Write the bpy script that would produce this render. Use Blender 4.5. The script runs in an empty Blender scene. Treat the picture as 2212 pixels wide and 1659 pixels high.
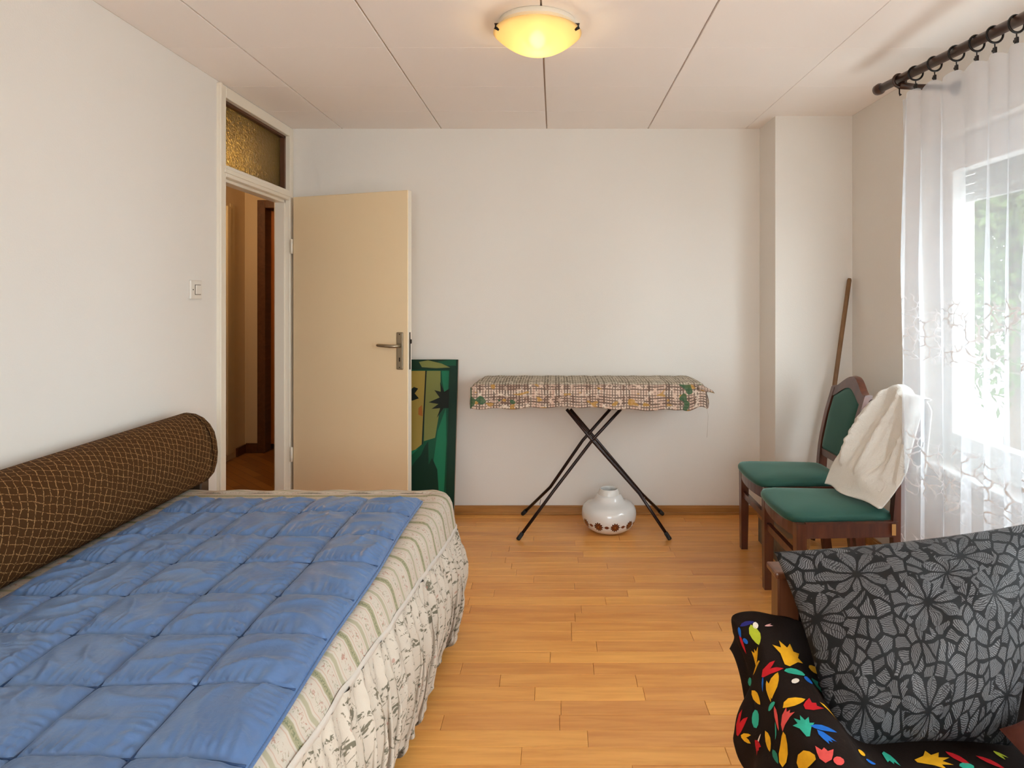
import bpy, bmesh, math, random
from math import sin, cos, pi, sqrt, atan2, exp
from mathutils import Vector, Matrix
from mathutils.bvhtree import BVHTree

random.seed(7)
scn = bpy.context.scene
COL = scn.collection

# ------------------------------------------------------------------ camera
CZ = 1.375           # camera height
FP = 1392.0          # focal length in pixels of the 2212 px wide frame
cam_d = bpy.data.cameras.new('camera')
cam = bpy.data.objects.new('camera', cam_d)
COL.objects.link(cam)
cam.location = (0, 0, CZ)
cam.rotation_euler = (pi / 2, 0, 0)
cam_d.sensor_fit = 'HORIZONTAL'
cam_d.sensor_width = 36
cam_d.lens = FP / 2212 * 36
cam_d.shift_x = -(1198 - 1106) / 2212
cam_d.shift_y = -(829.5 - 643) / 2212
cam_d.clip_start = 0.05
scn.camera = cam

# ------------------------------------------------------------------ world, daylight, exposure
scn.view_settings.view_transform = 'Standard'
scn.view_settings.look = 'None'
scn.view_settings.gamma = 1.0
scn.view_settings.use_curve_mapping = False
scn.view_settings.exposure = 0.0
scn.cycles.use_denoising = True
scn.cycles.max_bounces = 14
scn.cycles.diffuse_bounces = 8
scn.cycles.transparent_max_bounces = 24
scn.cycles.sample_clamp_indirect = 6.0
SKY = 11.7
w = bpy.data.worlds.new('overcast_sky')
scn.world = w
w.use_nodes = True
bg = w.node_tree.nodes['Background']
bg.inputs['Color'].default_value = (0.86, 0.935, 1.0, 1)
bg.inputs['Strength'].default_value = SKY


def portal(name, y0, y1, z0, z1, x):
    """light portal: guides sky samples to a window, gives off no light itself"""
    d = bpy.data.lights.new(name, 'AREA')
    d.shape = 'RECTANGLE'
    d.size = z1 - z0
    d.size_y = y1 - y0
    d.cycles.is_portal = True
    o = bpy.data.objects.new(name, d)
    COL.objects.link(o)
    o.location = (x, (y0 + y1) / 2, (z0 + z1) / 2)
    o.rotation_euler = (0, pi / 2, 0)
    return o


# room dimensions
XL, XR, YB, YF, H = -1.67, 1.76, 4.10, -1.60, 2.45
WT = 0.26                                  # outer wall thickness
WIN = (0.75, 3.10, 0.62, 2.10)             # window behind the curtain: y0 y1 z0 z1
FILL_WIN_SIDE = (-1.50, 0.50, 0.08, 2.30)           # unseen balcony door added behind the camera for more daylight
portal('window_portal', WIN[0], WIN[1], WIN[2], WIN[3], XR + WT + .02)
portal('fill_side_portal', FILL_WIN_SIDE[0], FILL_WIN_SIDE[1], FILL_WIN_SIDE[2], FILL_WIN_SIDE[3], XR + WT + .02)
FILL_WIN_FRONT = (-0.70, 0.80, 0.85, 2.20)           # unseen window added behind the camera to light the back wall: x0 x1 z0 z1
pf = portal('fill_front_portal', -.5, .5, 0, 1, 0)
pf.location = ((FILL_WIN_FRONT[0] + FILL_WIN_FRONT[1]) / 2, YF - WT - .02, (FILL_WIN_FRONT[2] + FILL_WIN_FRONT[3]) / 2)
pf.rotation_euler = (pi / 2, 0, 0)
pf.data.size = FILL_WIN_FRONT[1] - FILL_WIN_FRONT[0]
pf.data.size_y = FILL_WIN_FRONT[3] - FILL_WIN_FRONT[2]

# ------------------------------------------------------------------ helpers


def px(x, y, Y):
    """point seen at pixel (x, y) of the photograph at depth Y"""
    return Vector(((x - 1198) * Y / FP, Y, CZ - (y - 643) * Y / FP))


def wloc(o):
    v = Vector((0, 0, 0))
    while o is not None:
        v += o.location
        o = o.parent
    return v


def tag(o, label=None, cat=None, group=None, kind=None):
    if label: o['label'] = label
    if cat: o['category'] = cat
    if group: o['group'] = group
    if kind: o['kind'] = kind
    return o


def empty(name, loc, label=None, cat=None, group=None, kind=None):
    o = bpy.data.objects.new(name, None)
    o.empty_display_size = .1
    COL.objects.link(o)
    o.location = loc
    return tag(o, label, cat, group, kind)


def finish(name, me, mats, parent=None, smooth=False, origin=None):
    if not isinstance(mats, (list, tuple)):
        mats = [mats]
    for m in mats:
        me.materials.append(m)
    off = wloc(parent) if parent is not None else Vector((0, 0, 0))
    loc = Vector((0, 0, 0))
    if origin is not None:
        loc = Vector(origin) - off
        off = Vector(origin)
    if off.length > 0:
        me.transform(Matrix.Translation(-off))
    if smooth:
        me.polygons.foreach_set('use_smooth', [True] * len(me.polygons))
    o = bpy.data.objects.new(name, me)
    COL.objects.link(o)
    o.location = loc
    if parent is not None:
        o.parent = parent
    me.update()
    return o


def pymesh(name, verts, faces, mats, parent=None, smooth=False, uvs=None, origin=None, midx=None):
    me = bpy.data.meshes.new(name)
    me.from_pydata([tuple(v) for v in verts], [], faces)
    if uvs is not None:
        lay = me.uv_layers.new(name='UVMap')
        flat = []
        for l in me.loops:
            flat.extend(uvs[l.vertex_index])
        lay.data.foreach_set('uv', flat)
    if midx is not None:
        me.polygons.foreach_set('material_index', midx)
    return finish(name, me, mats, parent, smooth, origin)


def grid(nu, nv, f, closed_u=False):
    """f(i,j) -> (co, uv)"""
    vs, uv, fs = [], [], []
    for i in range(nu):
        for j in range(nv):
            c, t = f(i, j)
            vs.append(c); uv.append(t)
    for i in range(nu if closed_u else nu - 1):
        k = (i + 1) % nu
        for j in range(nv - 1):
            fs.append((i * nv + j, k * nv + j, k * nv + j + 1, i * nv + j + 1))
    return vs, fs, uv


class B:
    """collects shapes and links them as one mesh object"""

    def __init__(self):
        self.bm = bmesh.new()

    def box(self, x0, x1, y0, y1, z0, z1, bev=0, seg=1, mi=0, rot=None, piv=None):
        c = Vector(((x0 + x1) / 2, (y0 + y1) / 2, (z0 + z1) / 2))
        r = bmesh.ops.create_cube(self.bm, size=1)
        vs = r['verts']
        bmesh.ops.scale(self.bm, vec=(abs(x1 - x0), abs(y1 - y0), abs(z1 - z0)), verts=vs)
        bmesh.ops.translate(self.bm, vec=c, verts=vs)
        fs = set(f for v in vs for f in v.link_faces)
        for f in fs: f.material_index = mi
        if bev:
            es = list(set(e for v in vs for e in v.link_edges))
            r = bmesh.ops.bevel(self.bm, geom=es, offset=bev, segments=seg, profile=.5, affect='EDGES')
            vs = list(set(v for f in r['faces'] for v in f.verts) | set(v for v in vs if v.is_valid))
            for f in r['faces']: f.material_index = mi
        if rot is not None:
            bmesh.ops.rotate(self.bm, cent=piv or c, matrix=rot, verts=vs)
        return self

    def tube(self, pts, r, n=8, cap=True, mi=0, rect=None, up=(0, 0, 1)):
        """swept tube; r number or list; rect=(a,b) sweeps a rectangle (a along side, b along up)"""
        pts = [Vector(p) for p in pts]
        rings = []
        for k, p in enumerate(pts):
            t = (pts[min(k + 1, len(pts) - 1)] - pts[max(k - 1, 0)]).normalized()
            u = Vector(up)
            if abs(t.dot(u)) > .98: u = Vector((1, 0, 0))
            s = t.cross(u).normalized()
            u2 = s.cross(t).normalized()
            rk = r[k] if isinstance(r, (list, tuple)) else r
            ring = []
            if rect:
                a, b = rect
                a *= rk; b *= rk
                for sx, sy in ((-1, -1), (1, -1), (1, 1), (-1, 1)):
                    ring.append(self.bm.verts.new(p + s * sx * a + u2 * sy * b))
            else:
                for q in range(n):
                    an = 2 * pi * q / n
                    ring.append(self.bm.verts.new(p + s * cos(an) * rk + u2 * sin(an) * rk))
            rings.append(ring)
        m = len(rings[0])
        for a, b in zip(rings[:-1], rings[1:]):
            for q in range(m):
                f = self.bm.faces.new((a[q], a[(q + 1) % m], b[(q + 1) % m], b[q]))
                f.material_index = mi
        if cap:
            self.bm.faces.new(rings[0][::-1]).material_index = mi
            self.bm.faces.new(rings[-1]).material_index = mi
        return self

    def lathe(self, prof, c, n=32, mi=0, axis='z'):
        c = Vector(c)
        rings = []
        for (r, z) in prof:
            ring = []
            for q in range(n):
                a = 2 * pi * q / n
                rr = max(r, 1e-5)
                if axis == 'z': v = Vector((rr * cos(a), rr * sin(a), z))
                elif axis == 'y': v = Vector((rr * cos(a), z, rr * sin(a)))
                else: v = Vector((z, rr * cos(a), rr * sin(a)))
                ring.append(self.bm.verts.new(c + v))
            rings.append(ring)
        for a, b in zip(rings[:-1], rings[1:]):
            for q in range(n):
                self.bm.faces.new((a[q], a[(q + 1) % n], b[(q + 1) % n], b[q])).material_index = mi
        return self

    def torus(self, c, R, r, axis='y', n=20, m=8, tilt=None):
        c = Vector(c)
        g = []
        for i in range(n):
            a = 2 * pi * i / n
            ring = []
            for j in range(m):
                b = 2 * pi * j / m
                p = Vector(((R + r * cos(b)) * cos(a), r * sin(b), (R + r * cos(b)) * sin(a)))
                if tilt is not None: p = tilt @ p
                ring.append(self.bm.verts.new(c + p))
            g.append(ring)
        for i in range(n):
            for j in range(m):
                self.bm.faces.new((g[i][j], g[(i + 1) % n][j], g[(i + 1) % n][(j + 1) % m], g[i][(j + 1) % m]))
        return self

    def prism(self, poly, d, mi=0):
        """poly: list of 3D points (planar), extruded by vector d"""
        d = Vector(d)
        a = [self.bm.verts.new(Vector(p)) for p in poly]
        b = [self.bm.verts.new(Vector(p) + d) for p in poly]
        n = len(a)
        self.bm.faces.new(a[::-1]).material_index = mi
        self.bm.faces.new(b).material_index = mi
        for k in range(n):
            self.bm.faces.new((a[k], a[(k + 1) % n], b[(k + 1) % n], b[k])).material_index = mi
        return self

    def obj(self, name, mats, parent=None, smooth=False, origin=None, angle=None):
        bmesh.ops.recalc_face_normals(self.bm, faces=self.bm.faces[:])
        me = bpy.data.meshes.new(name)
        self.bm.to_mesh(me)
        self.bm.free()
        o = finish(name, me, mats, parent, smooth, origin)
        if angle is not None:
            me.polygons.foreach_set('use_smooth', [True] * len(me.polygons))
            me.set_sharp_from_angle(angle=math.radians(angle))
        return o


# ------------------------------------------------------------------ materials


class NT:
    def __init__(self, name):
        self.m = bpy.data.materials.new(name)
        self.m.use_nodes = True
        self.t = self.m.node_tree
        self.b = self.t.nodes['Principled BSDF']
        self.out = self.t.nodes['Material Output']

    def n(self, typ, ins=None, **props):
        nd = self.t.nodes.new(typ)
        for k, v in props.items(): setattr(nd, k, v)
        if ins:
            for k, v in ins.items(): self.set(nd, k, v)
        return nd

    def set(self, nd, k, v):
        s = nd.inputs[k]
        if isinstance(v, bpy.types.NodeSocket): self.t.links.new(v, s)
        elif isinstance(v, bpy.types.Node): self.t.links.new(v.outputs[0], s)
        else:
            if isinstance(v, (tuple, list)) and len(v) == 3 and s.type == 'RGBA': v = (*v, 1)
            s.default_value = v

    def math(self, op, a, b=None, c=None, clamp=False):
        nd = self.t.nodes.new('ShaderNodeMath')
        nd.operation = op
        nd.use_clamp = clamp
        self.set(nd, 0, a)
        if b is not None: self.set(nd, 1, b)
        if c is not None: self.set(nd, 2, c)
        return nd.outputs[0]

    def vmath(self, op, a, b=None):
        nd = self.t.nodes.new('ShaderNodeVectorMath')
        nd.operation = op
        self.set(nd, 0, a)
        if b is not None:
            if op == 'SCALE': self.set(nd, 'Scale', b)
            else: self.set(nd, 1, b)
        return nd.outputs['Value'] if op in ('LENGTH', 'DOT_PRODUCT') else nd.outputs[0]

    def mix(self, f, a, b, blend='MIX'):
        nd = self.t.nodes.new('ShaderNodeMix')
        nd.data_type = 'RGBA'
        nd.blend_type = blend
        self.set(nd, 0, f); self.set(nd, 6, a); self.set(nd, 7, b)
        return nd.outputs[2]

    def step(self, x, a, b):
        nd = self.t.nodes.new('ShaderNodeMapRange')
        nd.interpolation_type = 'SMOOTHSTEP'
        self.set(nd, 'Value', x)
        self.set(nd, 'From Min', a); self.set(nd, 'From Max', b)
        return nd.outputs[0]

    def noise(self, vec, scale, detail=2, rough=.5, dist=0, dim='3D'):
        nd = self.n('ShaderNodeTexNoise', {'Scale': scale, 'Detail': detail, 'Roughness': rough, 'Distortion': dist}, noise_dimensions=dim)
        if vec is not None: self.set(nd, 'Vector', vec)
        return nd

    def sep(self, v):
        nd = self.n('ShaderNodeSeparateXYZ', {0: v})
        return nd.outputs

    def comb(self, x, y, z=0.0):
        return self.n('ShaderNodeCombineXYZ', {0: x, 1: y, 2: z}).outputs[0]

    def pos(self): return self.n('ShaderNodeNewGeometry').outputs['Position']
    def coord(self, k='Object'): return self.n('ShaderNodeTexCoord').outputs[k]
    def uv(self): return self.n('ShaderNodeTexCoord').outputs['UV']

    def bump(self, h, strength=.3, dist=.01):
        nd = self.n('ShaderNodeBump', {'Height': h, 'Strength': strength, 'Distance': dist})
        self.set(self.b, 'Normal', nd.outputs[0])

    def col(self, c): self.set(self.b, 'Base Color', c)

    def p(self, **k):
        for a, v in k.items(): self.set(self.b, a.replace('_', ' '), v)
        return self


def simple(name, c, rough=.5, metal=0, bump=None, var=0, sheen=0, spec=.5):
    t = NT(name)
    t.p(Roughness=rough, Metallic=metal)
    t.set(t.b, 'Specular IOR Level', spec)
    t.col(c)
    if var or bump:
        nz = t.noise(t.coord(), bump[0] if bump else 12, 3)
        if var:
            t.col(t.mix(nz.outputs[0], tuple(x * (1 - var) for x in c), tuple(min(1, x * (1 + var)) for x in c)))
        if bump: t.bump(nz.outputs[0], bump[1], .01)
    if sheen: t.p(Sheen_Weight=sheen)
    return t.m


def wood(name, c1, c2, rough=.35, axis='x', scale=1.0, rnd=0.0, coat=0.0, spec=.5):
    t = NT(name)
    p = t.pos()
    oi = t.n('ShaderNodeObjectInfo').outputs['Random']
    s = {'x': (2.2, 26, 26), 'y': (26, 2.2, 26), 'z': (26, 26, 2.2)}[axis]
    v = t.vmath('ADD', t.vmath('MULTIPLY', p, tuple(k * scale for k in s)), t.vmath('SCALE', (37., 19., 53.), oi))
    a = t.noise(v, 1.0, 5, .6, .6).outputs[0]
    b = t.noise(v, 3.1, 3, .5).outputs[0]
    f = t.math('ADD', t.math('MULTIPLY', a, .75), t.math('MULTIPLY', b, .25))
    c = t.mix(t.step(f, .3, .7), c1, c2)
    if rnd:
        hv = t.n('ShaderNodeHueSaturation', {'Color': c})
        t.set(hv, 'Value', t.math('ADD', 1 - rnd, t.math('MULTIPLY', oi, 2 * rnd)))
        t.set(hv, 'Hue', t.math('ADD', .4965, t.math('MULTIPLY', oi, .007)))
        c = hv.outputs[0]
    t.col(c)
    t.p(Roughness=rough, Coat_Weight=coat, Coat_Roughness=.2)
    t.bump(f, .08, .002)
    return t.m


M = {}


def wallpaint(name, c, bump=.12):
    t = NT(name)
    p = t.pos()
    n1 = t.noise(p, 2.2, 2).outputs[0]
    n2 = t.noise(p, 160, 3).outputs[0]
    t.col(t.mix(n1, tuple(x * .975 for x in c), c))
    t.p(Roughness=.85)
    t.bump(n2, bump, .004)
    return t.m


M['wall'] = wallpaint('white_wall_paint', (.775, .74, .69))
M['ceil'] = wallpaint('white_ceiling_board', (.93, .87, .82), .05)
M['gap'] = simple('light_brown_joint', (.55, .46, .38), .9)  # light brown of the slab showing in the open joints
M['hallwall'] = wallpaint('hall_wall_paint', (.62, .50, .34))
M['cream'] = simple('cream_door_paint', (.86, .685, .44), .38, bump=(9, .02))
M['frame'] = simple('ivory_frame_paint', (.80, .735, .62), .35)
M['plank'] = wood('oak_plank', (.665, .283, .066), (.83, .408, .110), .30, 'x', 1, .085)
M['plankbase'] = simple('dark_underfloor', (.12, .055, .02), .8)
M['basebd'] = wood('brown_baseboard_wood', (.31, .135, .034), (.44, .21, .06), .35, 'x')
M['chairwood'] = wood('mahogany_chair_wood', (.055, .014, .008), (.115, .032, .016), .28, 'z', 1, coat=.3)
M['armwood'] = wood('brown_armchair_wood', (.075, .023, .009), (.145, .048, .018), .32, 'z', 1, coat=.2)
M['halldoor'] = wood('orange_brown_door_wood', (.34, .095, .012), (.48, .145, .022), .35, 'z', .6)
M['halltrim'] = wood('dark_brown_hall_trim', (.08, .03, .012), (.13, .05, .02), .4, 'y')
M['rod'] = wood('dark_brown_rod_wood', (.030, .011, .006), (.055, .021, .011), .32, 'y')
M['stick'] = wood('brown_stick_wood', (.14, .065, .022), (.24, .12, .045), .5, 'z')
M['crate'] = wood('box_wood', (.30, .14, .045), (.42, .21, .075), .55, 'y')
M['crateside'] = simple('grey_stained_side', (.16, .13, .10), .8, bump=(20, .2), var=.6)
M['black'] = simple('black_metal', (.012, .010, .010), .35, .4)
M['tube'] = simple('dark_brown_tube', (.018, .007, .006), .28, .3)
M['rubber'] = simple('black_rubber_foot', (.012, .012, .012), .6)
M['brass'] = simple('worn_brushed_brass', (.42, .36, .26), .32, .9)
M['hole'] = simple('dark_slot', (.02, .013, .008), .6)
M['steel'] = simple('thin_wire', (.25, .24, .23), .35, .8)
M['plastic'] = simple('ivory_switch_plastic', (.74, .69, .62), .35)
M['whiteframe'] = simple('white_window_paint', (.80, .80, .79), .4)
M['metalwhite'] = simple('white_lamp_plate', (.75, .70, .6), .35)
M['darkwood'] = simple('dark_bed_wood', (.05, .025, .012), .5)
M['ticking'] = simple('plain_mattress_cloth', (.6, .56, .48), .9)


def greenfab():
    t = NT('green_seat_fabric')
    nz = t.noise(t.pos(), 340, 2).outputs[0]
    n2 = t.noise(t.pos(), 12, 3).outputs[0]
    c = t.mix(nz, (.010, .052, .038), (.024, .098, .074))
    t.col(t.mix(t.math('MULTIPLY', n2, .35), c, (.035, .12, .092)))
    t.p(Roughness=.7, Sheen_Weight=.5, Sheen_Roughness=.35)
    t.set(t.b, 'Specular IOR Level', .3)
    t.set(t.b, 'Sheen Tint', (.55, .9, .8, 1))
    t.bump(nz, .25, .002)
    return t.m


M['green'] = greenfab()


def quiltmat():
    t = NT('blue_satin_quilt')
    p = t.pos()
    n1 = t.noise(p, 9, 4, .55, .8).outputs[0]
    n2 = t.noise(t.vmath('MULTIPLY', p, (30, 55, 30)), 1, 3, .55, 1.2).outputs[0]
    t.col(t.mix(n1, (.052, .120, .285), (.090, .185, .375)))
    t.p(Roughness=.30, Sheen_Weight=.10)
    t.set(t.b, 'Specular IOR Level', .7)
    t.bump(n2, .13, .010)
    return t.m


M['quilt'] = quiltmat()


def bolstermat():
    """dark brown chenille with a thin tan lattice woven in"""
    t = NT('brown_lattice_chenille')
    u = t.uv()
    wv = t.noise(u, 26, 2, .5).outputs['Color']
    u2 = t.vmath('ADD', u, t.vmath('SCALE', t.vmath('SUBTRACT', wv, (.5, .5, .5)), .016))
    s = t.sep(u2)
    a = t.math('ADD', t.math('MULTIPLY', s[0], 38.0), t.math('MULTIPLY', s[1], 15.0))
    b = t.math('SUBTRACT', t.math('MULTIPLY', s[1], 40.0), t.math('MULTIPLY', s[0], 17.0))
    da = t.math('ABSOLUTE', t.math('SUBTRACT', t.math('FRACT', a), .5))
    db = t.math('ABSOLUTE', t.math('SUBTRACT', t.math('FRACT', b), .5))
    la = t.math('SUBTRACT', 1.0, t.step(da, .02, .085))
    lb = t.math('SUBTRACT', 1.0, t.step(db, .02, .075))
    br = t.noise(u, 190, 2).outputs[0]
    brk = t.step(br, .36, .56)
    ln = t.math('MULTIPLY', t.math('MAXIMUM', la, t.math('MULTIPLY', lb, .8)), brk)
    fz = t.noise(u, 420, 2).outputs[0]
    base = t.mix(fz, (.036, .0135, .0032), (.088, .036, .009))
    t.col(t.mix(t.math('MULTIPLY', ln, .9), base, (.42, .235, .095)))
    t.p(Roughness=.85)
    t.set(t.b, 'Specular IOR Level', .15)
    h = t.math('ADD', t.math('MULTIPLY', ln, .7), t.math('MULTIPLY', fz, .5))
    t.bump(h, .5, .004)
    return t.m


M['bolster'] = bolstermat()


def spreadmat(name, crinkle=False):
    """cream cotton with wide and narrow sage stripes, rose lines and small trailing flowers; u runs across the stripes (metres)"""
    t = NT(name)
    uv = t.uv()
    s = t.sep(uv)
    per = .150
    a = t.math('FRACT', t.math('DIVIDE', s[0], per))

    def band(c, hw, soft=.012):
        return t.math('SUBTRACT', 1.0, t.step(t.math('ABSOLUTE', t.math('SUBTRACT', a, c)), hw - soft, hw + soft))
    g1 = band(.16, .07)
    g1b = band(.16, .035)
    g2 = band(.62, .045)
    r1 = band(.285, .010, .008); r2 = band(.04, .010, .008); r3 = band(.53, .008, .008); r4 = band(.72, .008, .008)
    red = t.math('MAXIMUM', t.math('MAXIMUM', r1, r2), t.math('MAXIMUM', r3, r4))
    f1 = t.math('MAXIMUM', band(.41, .075), band(.865, .085))
    pv = t.vmath('MULTIPLY', uv, (1.0, .8, 1))
    nz = t.noise(pv, 120, 3, .6, .9)
    flo = t.math('MULTIPLY', t.step(nz.outputs[0], .53, .60), f1)
    hue = t.step(t.noise(pv, 46, 1).outputs[0], .45, .55)
    cream = (.53, .47, .395)
    c = t.mix(g1, cream, (.325, .30, .185))
    c = t.mix(t.math('MULTIPLY', g1b, t.step(t.noise(pv, 210, 1).outputs[0], .44, .56)), c, (.19, .20, .115))
    c = t.mix(g2, c, (.37, .34, .235))
    c = t.mix(t.math('MULTIPLY', red, .65), c, (.46, .27, .20))
    c = t.mix(t.math('MULTIPLY', flo, .75), c, t.mix(hue, (.36, .16, .115), (.24, .245, .15)))
    t.col(c)
    t.p(Roughness=.85)
    t.bump(t.noise(uv, 300 if not crinkle else 60, 3).outputs[0], .12 if not crinkle else .25, .004)
    return t.m


M['spread'] = spreadmat('striped_cotton_spread')


def rufflemat():
    t = NT('cream_print_ruffle')
    uv = t.uv()
    nz = t.noise(t.vmath('MULTIPLY', uv, (1.0, 2.0, 1)), 17, 3, .6, 1.2)
    n2 = t.noise(uv, 42, 2, .6, 1.0)
    g = t.math('MULTIPLY', t.step(nz.outputs[0], .545, .585), t.step(n2.outputs[0], .42, .50))
    vor = t.n('ShaderNodeTexVoronoi', {'Vector': uv, 'Scale': 26.0}, feature='F1')
    pk = t.math('MULTIPLY', t.math('SUBTRACT', 1.0, t.step(vor.outputs['Distance'], .12, .2)), t.step(n2.outputs[0], .45, .6))
    c = t.mix(t.math('MULTIPLY', g, .85), (.52, .46, .385), (.075, .068, .036))
    c = t.mix(t.math('MULTIPLY', pk, .7), c, (.36, .16, .12))
    t.col(c)
    t.p(Roughness=.85)
    t.bump(t.noise(uv, 45, 4, .6, .5).outputs[0], .3, .006)
    return t.m


M['ruffle'] = rufflemat()
M['band'] = simple('cream_band_cloth', (.56, .51, .455), .85, bump=(90, .2))


def ironmat():
    """cream cover printed with brown plaid lines, green and amber patches"""
    t = NT('plaid_print_cover')
    uv = t.uv()
    wv = t.vmath('SCALE', t.vmath('SUBTRACT', t.noise(uv, 9, 2).outputs['Color'], (.5, .5, .5)), .012)
    u2 = t.vmath('ADD', uv, wv)
    s = t.sep(u2)

    def lines(c, k, seed, lo, hi):
        q = t.math('MULTIPLY', c, k)
        cell = t.math('FLOOR', q)
        r = t.n('ShaderNodeTexWhiteNoise', {'W': t.math('ADD', cell, seed)}, noise_dimensions='1D').outputs[0]
        wd = t.math('ADD', lo, t.math('MULTIPLY', r, hi))
        d = t.math('ABSOLUTE', t.math('SUBTRACT', t.math('FRACT', q), .5))
        return t.math('LESS_THAN', d, wd), r
    l1, r1 = lines(s[0], 62, 3.3, .06, .24)
    l2, r2 = lines(s[1], 66, 9.1, .04, .26)
    l3, _ = lines(s[0], 150, 1.7, .02, .10)
    drape = t.step(t.math('ABSOLUTE', s[1]), .40, .42)      # v > .41 is the hanging front
    topc = t.mix(.5, (.60, .525, .41), (.62, .545, .44))
    sidec = t.mix(r1, (.62, .43, .33), (.70, .60, .49))
    c = t.mix(drape, topc, sidec)
    sq = t.math('MULTIPLY', t.math('GREATER_THAN', r2, .55), t.math('GREATER_THAN', r1, .62))
    c = t.mix(t.math('MULTIPLY', sq, t.math('MULTIPLY', drape, .6)), c, (.34, .17, .11))
    brk = t.step(t.noise(uv, 34, 2).outputs[0], .34, .46)
    ln = t.math('MULTIPLY', t.math('MAXIMUM', l1, l2), brk)
    lcol = t.mix(drape, (.12, .095, .06), (.085, .045, .03))
    c = t.mix(t.math('MULTIPLY', ln, .86), c, lcol)
    c = t.mix(t.math('MULTIPLY', l3, .25), c, (.25, .2, .15))
    # amber and green patches on the hanging front
    n1 = t.noise(t.vmath('MULTIPLY', uv, (1, 1.6, 1)), 15, 1).outputs[0]
    n2 = t.noise(t.vmath('ADD', uv, (7.3, 2.1, 0)), 12, 1).outputs[0]
    c = t.mix(t.math('MULTIPLY', t.step(n1, .64, .66), t.math('MULTIPLY', drape, .8)), c, (.46, .24, .035))
    ends = t.step(t.math('ABSOLUTE', t.math('SUBTRACT', s[0], .20)), .30, .62)
    gthr = t.math('SUBTRACT', .74, t.math('MULTIPLY', ends, .16))
    gm = t.math('MULTIPLY', t.math('GREATER_THAN', n2, gthr), drape)
    c = t.mix(t.math('MULTIPLY', gm, .9), c, (.030, .10, .04))
    t.col(c)
    t.p(Roughness=.8)
    t.bump(t.noise(uv, 60, 3).outputs[0], .2, .004)
    return t.m


M['iron'] = ironmat()


def vasemat():
    t = NT('white_glazed_ceramic')
    p = t.coord('Object')
    s = t.sep(p)
    th = t.math('ARCTAN2', s[0], t.math('MULTIPLY', s[1], -1.0))     # 0 faces the camera
    k = t.math('DIVIDE', t.math('SUBTRACT', th, .15), 2 * pi / 10)
    fr = t.math('SUBTRACT', t.math('FRACT', t.math('ADD', k, .5)), .5)
    R = .157
    dx = t.math('MULTIPLY', fr, R * 2 * pi / 10)
    dz = t.math('SUBTRACT', s[2], .064)
    r = t.math('SQRT', t.math('ADD', t.math('POWER', dx, 2.0), t.math('POWER', dz, 2.0)))
    an = t.math('ARCTAN2', dz, dx)
    edge = t.math('ADD', .0245, t.math('MULTIPLY', t.math('COSINE', t.math('MULTIPLY', an, 11.0)), .0035))
    fl = t.math('LESS_THAN', r, edge)
    ring = t.math('GREATER_THAN', t.math('SINE', t.math('ADD', t.math('MULTIPLY', r, 900.0), t.math('MULTIPLY', t.math('SINE', t.math('MULTIPLY', an, 3.0)), 1.2))), .35)
    fcol = t.mix(t.math('MULTIPLY', ring, t.math('LESS_THAN', r, .0185)), (.075, .018, .009), (.27, .062, .012))
    fcol = t.mix(t.math('LESS_THAN', r, .0035), fcol, (.45, .16, .02))
    fr2 = t.math('SUBTRACT', t.math('FRACT', k), .5)
    dx2 = t.math('MULTIPLY', fr2, R * 2 * pi / 10)
    bud = t.math('LESS_THAN', t.math('ADD', t.math('POWER', t.math('DIVIDE', dx2, .0125), 2.0), t.math('POWER', t.math('DIVIDE', dz, .0085), 2.0)), 1.0)
    line = t.math('LESS_THAN', t.math('ABSOLUTE', dz), .0012)
    c = t.mix(line, (.74, .745, .735), (.12, .03, .012))
    c = t.mix(bud, c, (.13, .03, .014))
    c = t.mix(fl, c, fcol)
    t.col(t.mix(t.math('GREATER_THAN', s[2], .10), c, (.74, .745, .735)))
    t.p(Roughness=.12, Coat_Weight=.5, Coat_Roughness=.05)
    return t.m


M['vase'] = vasemat()


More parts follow.
